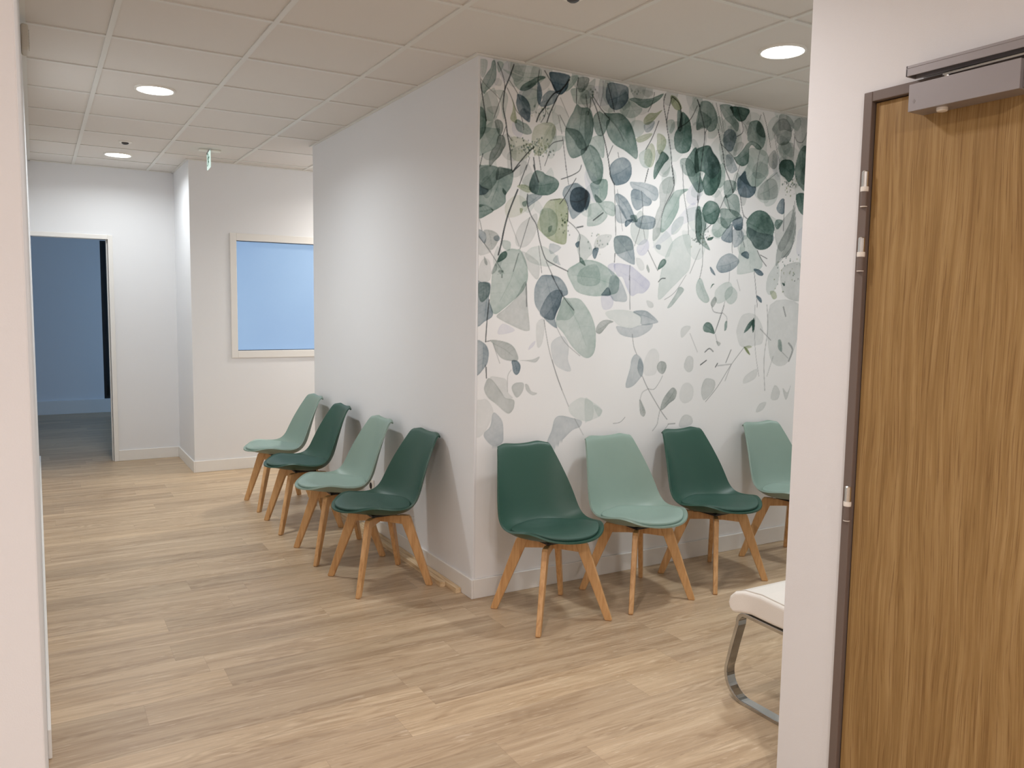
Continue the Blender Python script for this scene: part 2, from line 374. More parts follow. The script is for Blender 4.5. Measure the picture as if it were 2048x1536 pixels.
#@MURAL-BEGIN
# ------------------------------------------------------------------ wallpaper with hanging watercolour leaves
# (pattern drawn as outlines in millimetres along the wall, kept as the paper's own colour on a fine mesh)
MURAL = """g s .3 6 2658 47 2661 45 2616 28 2578 11 2593 5 2627
g g .42 76 2662 92 2663 99 2613 94 2574 69 2539 45 2517 33 2502 14 2527 28 2571 48 2602 68 2630
g s .35 105 2664 138 2662 130 2632 110 2615
g k .14 85 2573 110 2587 131 2576 123 2553 94 2553
g s .28 189 2638 214 2663 345 2673 350 2627 276 2615 215 2624
g s .32 134 2633 181 2626 241 2614 302 2619 377 2634 346 2597 285 2570 234 2548 199 2575 190 2602
g g .5 234 2548 250 2576 302 2608 332 2627 363 2636 383 2630 342 2607 307 2573 268 2551
g s .28 234 2541 320 2568 338 2552 335 2508 314 2458 279 2471 234 2516
g b .62 337 2610 356 2580 363 2541 349 2493 335 2515 334 2570
g b .72 412 2663 523 2664 522 2634 514 2595 478 2561 446 2567 422 2601 408 2635
g b .45 365 2534 401 2568 446 2571 455 2543 438 2514 380 2488 349 2491 366 2519
g s .4 524 2653 581 2669 555 2620 509 2580 500 2601
g k .5 582 2658 648 2668 639 2625 612 2595 584 2594
g s .32 541 2599 640 2606 659 2544 571 2529 547 2559
g b .62 221 2528 260 2519 287 2494 297 2459 295 2419 289 2400 253 2417 227 2443 213 2480 217 2506
g b .3 236 2444 253 2464 288 2451 295 2437 280 2406 253 2421
g y .45 187 2498 205 2469 212 2433 219 2391 202 2389 181 2404 193 2442 196 2475
g g .38 206 2390 223 2406 254 2395 280 2388 307 2354 281 2339 246 2344 220 2355
g s .22 82 2523 140 2533 166 2506 158 2455 142 2396 116 2499
g g .5 -1 2420 25 2437 42 2404 47 2370 39 2323 11 2281 1 2283
g s .36 2 2332 97 2347 122 2343 110 2288 86 2246 49 2228 4 2212
g k .2 50 2441 108 2452 96 2415 63 2421
g k .5 96 2387 121 2390 139 2374 139 2342 123 2315 105 2341 97 2362
g k .62 114 2314 144 2317 157 2279 141 2248 124 2218 95 2190 70 2162 64 2190 74 2234 102 2269
g g .48 576 2526 605 2514 660 2514 683 2449 675 2371 639 2298 602 2268 550 2253 521 2293 508 2356 509 2397 531 2449 554 2485
g g .42 509 2399 565 2400 599 2389 623 2361 643 2322 639 2298 591 2308 567 2340 533 2370
g y .35 324 2382 413 2415 450 2383 416 2304 349 2241 308 2292
g y .28 186 2315 282 2308 305 2255 240 2204 188 2225
g k .22 423 2357 440 2407 455 2368 442 2333
s .75 5.4 5 2616 11 2565 25 2487 36 2432 47 2377
s .4 3.1 7 2575 49 2539 90 2513 120 2489
s .75 6.3 197 2664 173 2600 149 2543 141 2488 140 2446 155 2390 165 2330 183 2249 193 2158
s .6 3.9 105 2660 130 2618 146 2567 147 2536
s .7 3.9 165 2330 191 2301
s .6 2.7 173 2586 217 2535 235 2501
s .5 2.7 140 2531 108 2448 88 2393
s .6 3.1 161 2548 192 2495 214 2448 245 2420 259 2360
s .7 4.0 345 2662 337 2610
s .8 4.0 376 2663 408 2624 455 2569
s .85 7.0 526 2642 482 2587 432 2558 393 2508 384 2489 350 2448 333 2409
s .8 5.7 491 2600 455 2546 429 2495 408 2451 395 2413
s .6 3.6 384 2489 385 2452 359 2408
s .7 4.1 582 2661 572 2593 574 2525
s .8 3.7 631 2582 642 2520
s .6 2.8 471 2460 514 2398
s .4 2.4 462 2458 487 2368
s .6 3.2 492 2350 519 2189
s .3 2.0 474 2545 527 2455
s .8 5.5 322 2283 283 2249 223 2181 206 2159
s .6 4.0 493 2335 438 2318 407 2288
s .6 3.2 416 2274 386 2197
s .8 5.5 319 2231 329 2171
s .6 3.1 349 2249 364 2174
s .5 2.7 296 2229 276 2165
s .6 2.7 156 2362 139 2317
s .7 3.4 30 2219 9 2140
d .7 110 186 2333 440 2232
d .5 30 304 2511 458 2421
g b .58 773 2660 827 2668 897 2662 909 2633 905 2590 871 2550 827 2530 792 2539 766 2571 758 2604
g g .5 915 2597 950 2611 1002 2611 1064 2623 1105 2641 1152 2661 1127 2628 1075 2593 1034 2568 993 2570 956 2585
g s .3 852 2532 901 2573 930 2589 972 2571 1006 2560 984 2526 944 2505 903 2503
g k .18 1005 2662 1083 2658 1053 2630 1016 2632
g g .58 749 2505 788 2508 857 2517 903 2496 935 2464 957 2420 975 2366 984 2316 972 2290 930 2310 889 2329 828 2350 787 2384 766 2428 769 2467 789 2481
g g .5 682 2475 714 2508 749 2499 789 2481 775 2437 752 2396 728 2383 703 2394 683 2437
g g .3 629 2480 657 2499 682 2456 682 2391 662 2339 634 2305
g s .4 680 2372 747 2387 759 2323 751 2272 706 2306 662 2331
g g .5 606 2287 634 2313 667 2332 706 2313 736 2274 753 2225 749 2170 726 2133 682 2145 651 2192
g b .52 797 2229 811 2254 845 2279 890 2290 932 2270 945 2230 940 2196 915 2162 870 2144 830 2142 803 2183
g y .5 1145 2572 1120 2543 1089 2511 1053 2483 1022 2483 1021 2510 1056 2543 1103 2551
g b .3 1022 2479 1089 2507 1090 2479 1065 2448 1034 2441
g s .22 944 2489 1011 2493 1028 2452 978 2406 926 2440
g y .4 968 2397 1029 2428 1082 2438 1046 2402 990 2380
g y .4 1118 2443 1162 2435 1182 2405 1170 2368 1139 2332 1116 2362 1115 2402
g y .35 1073 2385 1101 2360 1103 2300 1078 2257 1035 2273 1033 2333
g g .65 1154 2350 1204 2322 1173 2287 1143 2247 1107 2195 1098 2218 1104 2268 1129 2306
g y .6 1206 2659 1250 2649 1285 2605 1269 2587 1236 2590 1208 2619
g g .7 1286 2577 1320 2569 1349 2540 1363 2492 1368 2431 1357 2384 1329 2362 1285 2355 1251 2372 1238 2416 1242 2457 1268 2501
g g .5 1258 2585 1292 2573 1291 2483 1263 2480 1255 2532
g s .3 1185 2519 1228 2529 1241 2494 1215 2454 1192 2471
g s .3 992 2316 1058 2355 1086 2318 1068 2256 1015 2259
g g .3 1292 2323 1359 2330 1401 2288 1397 2238 1330 2240 1294 2278
s .75 4.2 768 2659 800 2579 817 2520
s .8 4.2 679 2578 723 2530 754 2504 789 2477
s .8 5.4 669 2572 705 2509 731 2435 763 2350 786 2267 797 2215 803 2183 830 2142
s .7 3.3 813 2344 785 2287
s .4 2.9 739 2666 740 2609 723 2530
s .7 3.7 662 2575 661 2530 648 2482
s .6 3.1 1088 2658 1075 2601 1046 2549
s .75 4.9 1166 2661 1154 2608 1174 2530 1187 2471 1213 2372 1228 2272 1249 2179
s .8 4.0 1212 2652 1188 2568 1180 2510
s .8 6.3 1217 2652 1274 2612 1284 2499
s .85 4.0 1124 2511 1082 2418 1038 2349
s .8 3.7 1401 2629 1349 2544 1263 2488
s .8 6.4 1400 2661 1422 2627
s .6 3.4 849 2313 855 2286
s .5 2.5 749 2503 835 2444 887 2376
d .7 14 625 2630 723 2549
d .4 12 918 2661 1001 2622
g g .45 1433 2658 1496 2662 1545 2618 1559 2566 1544 2518 1505 2498 1481 2506 1446 2518 1402 2496 1399 2558 1418 2622
g g .35 1419 2606 1501 2579 1513 2560 1492 2524 1446 2510 1402 2496 1410 2563
g g .4 1584 2661 1667 2664 1688 2607 1729 2570 1717 2525 1667 2558 1617 2586 1579 2635
g g .75 1661 2661 1807 2663 1791 2616 1768 2592 1732 2585 1694 2604 1668 2634
g b .5 1616 2505 1650 2530 1692 2527 1715 2495 1703 2451 1687 2415 1657 2403 1626 2421 1609 2462
g g .45 1817 2585 1847 2602 1891 2607 1931 2573 1953 2527 1949 2483 1926 2449 1893 2468 1855 2481 1811 2480 1802 2527
g g .45 1891 2607 1931 2577 1953 2527 1928 2515 1883 2536 1872 2566
g g .55 1725 2384 1771 2428 1806 2467 1842 2482 1893 2472 1926 2449 1889 2441 1843 2462 1820 2434 1823 2390 1813 2350 1771 2331 1727 2342 1701 2373
g k .22 1721 2457 1756 2470 1776 2455 1748 2408 1701 2382 1698 2420
g k .45 2007 2578 2068 2638 2127 2645 2169 2606 2179 2553 2149 2505 2091 2487 2051 2503 2045 2538 2028 2554
g k .35 2066 2664 2145 2666 2194 2627 2178 2580 2118 2582 2066 2576
g s .38 1820 2434 1888 2445 1952 2439 1986 2407 1983 2354 1992 2310 1962 2272 1902 2222 1858 2218 1807 2232 1756 2258 1784 2304 1813 2346
g k .35 1992 2417 2035 2452 2063 2415 2063 2362 2036 2339 1996 2355 1981 2389
g b .28 1635 2375 1676 2384 1728 2320 1729 2303 1682 2281 1644 2312
g b .66 1738 2252 1767 2280 1797 2305 1812 2263 1851 2222 1889 2221 1885 2185 1849 2156 1812 2151 1762 2158 1738 2199
g g .72 1396 2371 1440 2405 1503 2420 1534 2386 1577 2348 1600 2303 1605 2261 1596 2213 1569 2168 1535 2142 1488 2144 1469 2177 1461 2218 1476 2262 1435 2270 1402 2259
g b .3 1503 2416 1534 2386 1577 2348 1586 2285 1536 2238 1482 2262 1467 2337
g g .55 1326 2306 1352 2350 1406 2397 1435 2270 1461 2210 1469 2168 1430 2148 1388 2186 1346 2241
g s .4 1585 2306 1625 2331 1636 2234 1603 2192 1579 2203
g g .45 1631 2229 1721 2237 1723 2190 1683 2152 1642 2140
g g .82 2085 2377 2117 2403 2189 2406 2219 2368 2210 2308 2172 2273 2137 2297 2096 2315 2080 2354
g g .6 2259 2472 2326 2493 2344 2242 2260 2267 2221 2345
g k .3 2200 2646 2326 2675 2339 2494 2258 2481 2213 2548
g k .28 1927 2229 2007 2280 2067 2263 2072 2174 1951 2148 1905 2169
g k .25 2059 2486 2196 2510 2196 2411 2116 2407
s .75 4.6 1402 2661 1450 2544 1465 2487 1462 2428 1449 2335 1438 2208 1426 2107
s .6 3.2 1486 2523 1465 2479
s .8 5.6 1568 2516 1589 2451 1609 2402 1632 2311 1679 2233 1706 2171
s .7 3.3 1590 2443 1695 2375 1727 2342
s .45 3.3 1543 2664 1604 2504
s .45 3.3 1572 2660 1616 2505
s .3 2.3 1514 2660 1580 2518
s .7 4.3 1715 2658 1736 2613 1764 2557 1760 2522 1718 2496
s .5 2.9 1750 2589 1788 2560 1803 2523
s .65 3.4 1926 2659 1962 2581 2002 2462
s .6 3.9 1897 2612 1908 2644
s .5 2.9 1914 2444 1894 2354 1884 2212
s .6 3.8 1752 2340 1731 2277 1700 2170
s .5 3.0 2028 2554 2054 2459 2085 2382
s .6 3.1 2206 2556 2203 2407
s .4 2.4 1982 2265 2069 2322
s .6 3.1 2198 2569 2228 2527 2282 2529 2318 2597
d .8 60 2116 2313 2306 2192
g g .46 2 2145 37 2165 83 2169 116 2163 193 2160 202 2124 190 2076 161 2033 157 1993 94 1952 73 1965 44 1975 6 1974
g g .28 9 2142 70 2166 117 2160 113 2105 72 2051 30 2058 5 2085
g k .5 116 2163 163 2161 211 2154 155 2124 105 2101
g b .6 3 2083 26 2062 64 2051 47 2028 14 2020 4 2020
g g .5 4 1970 44 1975 73 1965 93 1952 65 1932 7 1908
g g .6 143 2065 156 2055 165 2045 157 2033 144 2046
g g .62 329 2166 373 2166 396 2153 447 2143 475 2119 462 2084 421 2056 376 2049 331 2051 304 2063 295 2085 303 2119
g b .3 329 2158 352 2105 344 2056 309 2064 299 2096
g y .4 225 2082 260 2093 295 2085 309 2064 287 2055 251 2066
g b .4 499 2061 508 2096 540 2115 582 2129 616 2116 669 2082 671 2036 643 1995 610 1973 563 1943 534 2002 519 2036
g b .76 546 2064 564 2096 606 2110 645 2099 660 2074 647 2026 633 1994 605 1979 567 1993 547 2026
g y .5 509 2039 529 2002 537 1949 531 1910 530 1852 524 1814 487 1810 426 1828 380 1859 348 1891 360 1937 378 1979 413 2024 468 2039
g s .3 364 1967 423 1987 470 1944 462 1868 408 1842 371 1874
g b .35 287 2043 376 2047 310 1997 288 1984
g y .16 162 1989 226 2038 283 2013 284 1969 219 1931 167 1931
g b .35 6 1852 16 1856 45 1843 54 1815 42 1789 8 1830
g k .3 41 1854 92 1853 126 1826 101 1773 76 1761 42 1789 54 1822
g b .38 96 1824 117 1833 132 1819 118 1804 99 1810
g k .16 4 1841 34 1788 76 1761 76 1747 9 1736
g s .3 143 1809 191 1804 187 1763 152 1772
g g .65 119 1701 131 1738 161 1758 174 1744 162 1721
g k .35 43 1727 60 1702 60 1684 47 1694
g k .3 111 1697 116 1664 90 1641 86 1655
g s .4 248 1769 275 1733 294 1678 295 1619 270 1564 217 1517 157 1471 115 1445 89 1459 79 1515 85 1589 94 1663 136 1738 191 1770 230 1769
g k .17 257 1762 356 1714 366 1654 349 1623 294 1678
g g .6 616 1748 636 1737 654 1705 632 1713 617 1725
g b .6 609 1830 586 1817 591 1801 605 1798
g b .18 427 1809 497 1793 433 1755
g b .22 474 1753 485 1719 494 1700 447 1722
g g .45 257 2004 283 2013 279 1987 262 1986
g y .6 244 1974 262 1971 249 1948
g g .35 416 1891 439 1900 430 1870 416 1869
g k .15 18 1678 43 1716 77 1699 78 1612 15 1610
s .8 5.4 240 2186 198 2149
s .8 4.3 280 2190 238 2087
s .8 7.7 230 2065 180 1950 155 1868 139 1794 123 1738
s .8 4.7 319 2194 329 2166 352 2112
s .5 2.8 514 2214 535 2117
s .7 4.1 613 2223 599 2191 548 2162 488 2139
s .8 3.2 581 2152 509 2046 482 2014
s .7 4.0 509 2046 534 2002 535 1930
s .5 2.4 422 2028 481 2038
s .7 5.0 287 2047 288 1995 311 1941 343 1898 363 1824 396 1739 429 1713 542 1671
s .4 2.3 359 1794 380 1658
s .6 3.5 406 1716 459 1624
s .5 3.1 302 1933 248 1773
s .25 2.3 176 1932 243 1788
s .4 2.2 16 1903 29 1853
s .5 2.2 4 1830 68 1761 141 1668
s .6 3.2 535 1930 579 1902 613 1861 610 1806 617 1721
s .6 7.3 631 1909 593 1900
s .5 2.0 552 2034 599 2034 660 2066
s .5 2.3 240 1750 211 1660
d .8 22 483 1983 547 1849
d .5 14 120 1664 172 1629
g b .6 640 2095 669 2078 666 2020 643 1995
g s .5 677 2137 774 2165 786 2103 773 2063 748 2046 709 2046 683 2095
g g .55 703 2081 753 2046 714 2039
g s .32 671 2024 729 2036 764 2004 790 1974 742 1927 669 1911 657 1926 662 1977
g b .42 839 2090 862 2096 908 2078 940 2044 962 2006 985 1955 922 1959 864 2027 843 2057
g s .4 729 2040 813 2051 839 2025 835 1977 790 1982 760 2003
g b .25 839 2029 879 2028 922 1959 892 1941 851 1954
g b .28 936 2164 987 2168 1039 2169 1120 2152 1137 2112 1123 2083 1091 2080 1020 2123 957 2130
g b .42 958 2128 1015 2123 1058 2098 1091 2076 1076 2050 1034 2043 1013 2026 982 2019 955 2049 943 2097
g g .4 942 1984 983 1991 995 1956 964 1958
g b .6 908 1934 917 1958 963 1966 944 1944 918 1924
g b .4 979 1954 1025 1990 1073 1993 1116 1984 1122 1956 1102 1926 1039 1918 991 1931
g s .45 1356 2161 1294 2154 1251 2138 1204 2076 1174 2025 1162 1975 1162 1909 1210 1932 1257 1989 1288 2050 1296 2117
g k .28 1231 2219 1249 2179 1246 2129 1194 2059 1168 2016 1162 1909 1115 1858 1104 1885 1107 1946 1130 2022 1150 2064 1141 2153 1177 2202
g s .2 1373 1908 1389 1816 1385 1717 1333 1665 1252 1599 1161 1534 1167 1659 1205 1786 1268 1877
g g .2 844 1866 915 1876 957 1856 974 1808 928 1794 857 1775 838 1818
g b .36 844 1866 915 1876 957 1856 974 1808 985 1736 972 1723 909 1745 857 1775 838 1818
g k .16 734 1864 819 1875 805 1836 766 1802 706 1807
g b .6 702 1795 736 1801 727 1765 713 1742 698 1763
g p .3 995 1817 1041 1861 1073 1858 1080 1813 1049 1779 1012 1778
g b .4 1133 1837 1165 1838 1161 1813 1133 1820
g g .65 1149 1701 1164 1743 1190 1763 1210 1749 1192 1723
g k .4 1073 1727 1090 1698 1085 1682 1068 1706
g p .36 844 1722 947 1718 994 1695 1043 1664 1092 1632 1088 1599 1052 1569 1010 1566 968 1551 935 1591 902 1651 866 1658
g s .46 650 1734 729 1729 799 1700 872 1650 881 1610 869 1569 819 1554 729 1545 655 1551 602 1567 572 1602 537 1671 588 1708
g s .25 623 1682 724 1713 752 1623 683 1597 605 1618
g p .3 799 1708 844 1726 850 1690 836 1657
g g .5 1418 2051 1449 2070 1468 1969 1459 1870 1432 1886 1416 1966
g p .14 1106 1823 1263 1977 1399 2091 1431 2009 1320 1960 1202 1869
s .6 3.7 830 2143 839 2025 849 1874
s .3 2.1 851 2117 894 1901
s .8 4.7 1060 2247 1039 2173
s .45 3.4 1018 2123 1028 1982 979 1825
s .4 2.1 1039 1918 1051 1865
s .7 3.5 1228 2284 1249 2175 1188 2059 1164 1991
s .6 3.6 1305 2292 1323 2136 1357 2004 1368 1908
s .7 3.2 1447 2167 1428 2068
s .8 3.7 847 1778 844 1730
s .6 3.0 1075 1805 1149 1696
s .4 2.7 1461 1832 1389 1688
s .5 2.9 952 1718 949 1638
s .7 6.5 697 1944 760 1988
d .5 20 645 1898 813 1749
d .6 14 1377 1942 1461 1819
g g .7 1466 2050 1485 2089 1524 2111 1578 2100 1604 2064 1594 2020 1566 1984 1531 1977 1490 1992 1477 2020
g g .35 1635 2144 1737 2161 1767 2075 1745 2030 1688 2061 1644 2101
g g .45 1615 2073 1730 2068 1782 2033 1709 2006 1675 1960 1620 1978 1611 2030
g b .62 1709 2006 1781 2037 1796 1998 1786 1962 1737 1957
g s .42 1555 1974 1612 2025 1674 1982 1641 1928 1594 1903 1552 1927
g b .48 1704 1992 1713 1940 1710 1883 1655 1883 1624 1900 1640 1936
g b .3 1712 1954 1786 1958 1808 1902 1730 1853
g g .66 1826 2018 1873 2065 1929 2085 1994 2074 2042 2032 2065 1988 2055 1942 2051 1897 2014 1863 1957 1849 1911 1858 1871 1896 1831 1930 1828 1978
g b .32 1835 1979 1931 1953 2055 1942 2051 1897 2007 1863 1918 1854 1864 1905
g s .28 1806 1928 1864 1909 1925 1845 1974 1775 1945 1729 1788 1696 1762 1722 1779 1856
g b .38 1597 1747 1630 1792 1702 1817 1771 1785 1767 1753 1713 1716 1635 1700 1598 1721
g b .55 1788 1816 1830 1836 1856 1819 1852 1792 1826 1796
g b .75 1900 1732 1951 1729 1985 1707 1973 1693 1934 1701
g b .5 2076 2111 2106 2159 2139 2166 2144 2084 2098 2081
g g .5 2064 2006 2081 2039 2134 2038 2123 2010 2092 1981
g g .8 2244 2202 2333 2209 2341 2084 2271 2112
g k .42 2228 2141 2250 2018 2243 1925 2202 1830 2136 1805 2093 1757 2099 1872 2159 1966 2207 2047
g s .2 1604 1607 1668 1644 1717 1641 1733 1588 1686 1542 1614 1519 1588 1563
g s .24 1671 1586 1718 1623 1770 1589 1766 1544 1724 1516 1680 1538
g k .4 1560 1523 1588 1558 1607 1541 1591 1510 1574 1497
g s .34 1483 1656 1509 1605 1548 1540 1513 1522 1459 1556 1439 1612 1459 1660
g b .65 1935 1574 1975 1557 1980 1529 1949 1547
g b .55 1544 1732 1568 1715 1588 1683 1554 1702
g g .65 1585 1633 1573 1628 1553 1606 1567 1632
g g .7 1518 1895 1561 1906 1548 1888 1515 1884
g g .8 2153 1655 2180 1651 2174 1635
g g .38 1420 1987 1429 2055 1470 2033 1503 1962 1488 1902 1539 1827 1455 1866 1424 1915
g y .4 2050 1599 2096 1600 2112 1564 2080 1554
g k .2 2141 1736 2300 1788 2355 1696 2366 1554 2185 1574
g k .22 2067 1961 2153 2058 2230 2109 2226 1970 2134 1846
s .7 3.2 1430 2136 1429 2055 1421 1966 1431 1890 1467 1862
s .5 4.1 1502 1984 1477 1892 1484 1755 1465 1660
s .7 4.2 1647 2153 1688 2061
s .6 4.2 1647 2153 1603 2068
s .7 4.7 1762 2163 1793 2055 1832 2027
s .5 3.3 1799 2047 1786 1954 1817 1858
s .6 3.3 1708 1984 1717 1818
s .3 2.3 1705 1751 1699 1645
s .8 4.3 1925 1845 1960 1797 2008 1754
s .8 3.9 1952 1819 2011 1799
s .6 2.9 1907 1714 1935 1570 1946 1501
s .7 3.5 2139 2166 2145 1975
s .4 3.5 2233 2164 2250 1925 2118 1781
s .35 2.8 1674 1533 1605 1356
s .7 2.7 1537 1973 1492 1940
s .25 3.8 1765 1664 1794 1598
d .8 40 2035 1846 2320 1601
d .7 24 1421 1966 1550 1845
g b .38 3 1591 32 1601 78 1596 79 1552 73 1515 97 1441 51 1408 3 1393
g g .4 11 1587 32 1601 74 1593 75 1541 37 1503 16 1525
g k .24 286 1613 298 1492 313 1378 305 1361 273 1363 211 1386 136 1419 119 1438 166 1472 230 1529
g p .16 124 1355 154 1397 220 1370 211 1355 142 1342
g b .42 345 1596 367 1631 394 1647 477 1642 525 1605 545 1555 508 1534 499 1495 472 1448 468 1417 479 1374 418 1409 366 1463 342 1501 337 1558
g b .42 433 1556 502 1573 508 1527 481 1464 454 1417 389 1432 375 1467
g s .34 536 1531 613 1530 657 1497 703 1434 730 1358 728 1257 695 1217 650 1222 581 1275 522 1347 473 1401 491 1464 517 1535
g s .22 527 1535 590 1465 558 1421 506 1417 473 1421 490 1476
g b .36 2 1304 48 1300 74 1262 71 1210 54 1180 4 1144
g k .3 82 1315 147 1310 204 1291 235 1256 245 1210 183 1211 144 1227 117 1258 100 1296
g b .5 210 1209 241 1208 261 1183 255 1149 237 1136 219 1153 214 1180
g b .12 444 1277 466 1316 522 1331 557 1279 554 1208 575 1148 527 1153 469 1190
g p .2 307 1263 320 1290 349 1309 338 1282
g k .2 258 1210 330 1212 376 1227 353 1198 303 1205
g k .12 354 1397 404 1417 392 1301 361 1278
s .65 5.2 75 1515 64 1415 57 1307
s .5 3.7 57 1307 82 1311
s .6 3.0 63 1180 64 1124
s .7 3.9 440 1649 517 1538 585 1469
s .4 3.1 399 1417 440 1241 520 1047
s .25 3.0 100 1296 140 1197
s .3 3.1 479 1378 533 1299 631 1226
s .4 5.4 287 1598 293 1485
g b .5 773 1567 807 1596 824 1552 764 1551
g p .22 764 1551 824 1552 845 1520 831 1484 791 1473 768 1491
g b .25 821 1653 877 1647 931 1563 933 1522 881 1519 840 1528 813 1580
g s .13 792 1459 867 1474 961 1469 1035 1445 1037 1395 964 1376 891 1386 844 1419 823 1423
g b .28 982 1465 1066 1472 1121 1445 1155 1420 1156 1404 1048 1391 1036 1436
g b .2 875 1386 964 1374 1037 1391 1123 1399 1103 1361 1019 1324 945 1327 898 1341 874 1366
g k .35 732 1354 739 1386 768 1412 808 1419 849 1409 819 1398 790 1370 760 1344
g b .22 1006 1228 1044 1211 1067 1168 1064 1113 1049 1097 997 1052 944 1050 972 1150 981 1199
g b .25 1039 1207 1068 1156 1054 1101 1025 1148
g k .08 1108 1248 1151 1256 1180 1213 1162 1123 1119 1106 1075 1117 1072 1189
g k .35 1166 1157 1187 1185 1226 1178 1235 1147 1212 1113 1178 1127
g k .16 1368 1161 1394 1211 1436 1199 1438 1138 1410 1117 1381 1131
g k .13 1336 1365 1369 1387 1409 1383 1393 1357 1344 1318
g k .16 1075 1528 1118 1517 1125 1492 1092 1491
g g .25 1313 1609 1348 1593 1310 1549 1257 1497 1229 1493 1282 1562
s .55 3.4 951 1665 960 1477
s .4 2.5 981 1341 994 1274 1017 1228
s .3 2.7 1361 1679 1281 1579 1205 1535
s .25 2.2 1406 1344 1469 1234
s .6 5.2 1157 1634 1178 1652 1206 1655
g k .32 1047 974 1072 941 1092 899 1079 874 1053 898
g k .4 1201 909 1215 960 1247 1001 1288 1032 1319 1008 1308 966 1267 942 1226 911
g k .16 1345 813 1365 855 1399 869 1443 850 1445 810 1367 795
g k .1 1341 994 1365 1046 1412 1054 1449 1016 1438 957 1387 936 1351 954
g s .12 671 994 709 980 766 947 786 921 764 891 693 871 675 872
g s .14 728 958 782 931 786 915 764 891
s .15 6.4 1101 1029 1065 1012 1049 968
s .3 3.2 1105 1032 1150 1028 1190 1071 1209 1103
s .55 2.6 1062 1104 1105 1032 1201 906 1254 848
s .22 5.9 1197 903 1186 855 1179 823 1148 789
s .3 6.6 1263 821 1315 821
s .3 2.6 1264 818 1231 784
s .3 3.8 865 848 912 852 946 878
g k .26 56 1092 75 1124 106 1106 154 1047 175 1022 224 1008 228 978 218 954 197 939 170 951 121 992 77 1024 53 1063
g k .12 85 1130 146 1125 181 1109 188 1052 220 1017 168 1029 120 1087
g k .24 212 1075 236 1095 282 1091 276 1048 245 1019 223 1041
g k .1 4 998 37 1017 70 1015 101 972 102 933 56 850 6 838
g b .24 105 947 136 931 160 897 166 839 162 794 124 775 90 788 56 826 56 850 89 880
g b .2 432 775 460 836 477 894 514 911 590 894 651 874 641 843 591 827 517 769 481 740 444 743
g k .22 292 1087 310 1080 329 1049 365 1036 336 1028 300 1053
g s .13 565 958 625 997 663 998 722 970 724 883 667 874 589 907
s .5 4.1 58 1189 65 1125
s .35 3.1 455 1208 491 1108 565 958
s .25 2.5 605 890 665 797
s .2 1.8 207 1162 187 1130 188 1052
g g .6 1508 1387 1536 1409 1573 1396 1600 1343 1563 1347 1515 1356
g g .6 1918 1428 1875 1401 1840 1344 1895 1378
g g .9 1921 1438 1930 1387 1918 1346 1907 1396
g y .9 1845 1260 1878 1246 1902 1209 1872 1227
g y .4 1851 1260 1889 1268 1915 1259 1877 1250
g k .2 1509 1003 1519 1047 1547 1077 1614 1061 1611 1007 1542 948 1517 971
g k .12 1782 1378 1827 1455 1929 1456 1999 1378 2004 1286 1940 1268 1826 1260 1785 1324
g k .12 1862 1076 1924 1111 1969 1119 1953 1064 1858 1035
g g .3 2143 1299 2170 1294 2181 1227 2146 1247
g g .4 1681 1409 1699 1414 1695 1369 1678 1360
g k .3 1614 1298 1651 1284 1634 1267
g k .15 1972 853 2002 903 2061 910 2031 864
g k .15 2099 932 2128 1016 2178 976 2161 924
g k .2 2229 926 2204 994 2247 964 2278 1015 2249 930
g k .14 2056 1517 2326 1521 2308 1283 2214 1142 2076 1192
s .4 9.9 2176 1505 2200 1449
s .3 12.5 2239 1279 2277 1236 2247 1165
s .7 6.3 1496 1158 1542 1184
s .7 6.4 1616 1142 1633 1164
s .5 5.6 1700 1167 1739 1243
s .45 7.3 1528 1233 1562 1254 1593 1236
s .5 2.8 1669 1511 1654 1467 1600 1343
s .3 3.7 1654 1467 1692 1441 1693 1409
s .35 4.6 1567 1510 1587 1471 1654 1462
s .35 4.3 1851 1260 1744 1152 1640 1024 1548 938
s .2 7.4 1634 1150 1744 1157
s .2 6.6 1744 1152 1700 1058
s .3 2.9 1926 1515 1940 1268 1985 1077
s .25 5.8 2029 1517 2045 1364 2024 1183 2043 986
s .3 5.8 1980 1369 2076 1299
s .15 6.9 2103 1196 2057 1075
s .3 3.5 2175 1228 2239 1184
s .3 3.7 1606 1338 1627 1280"""
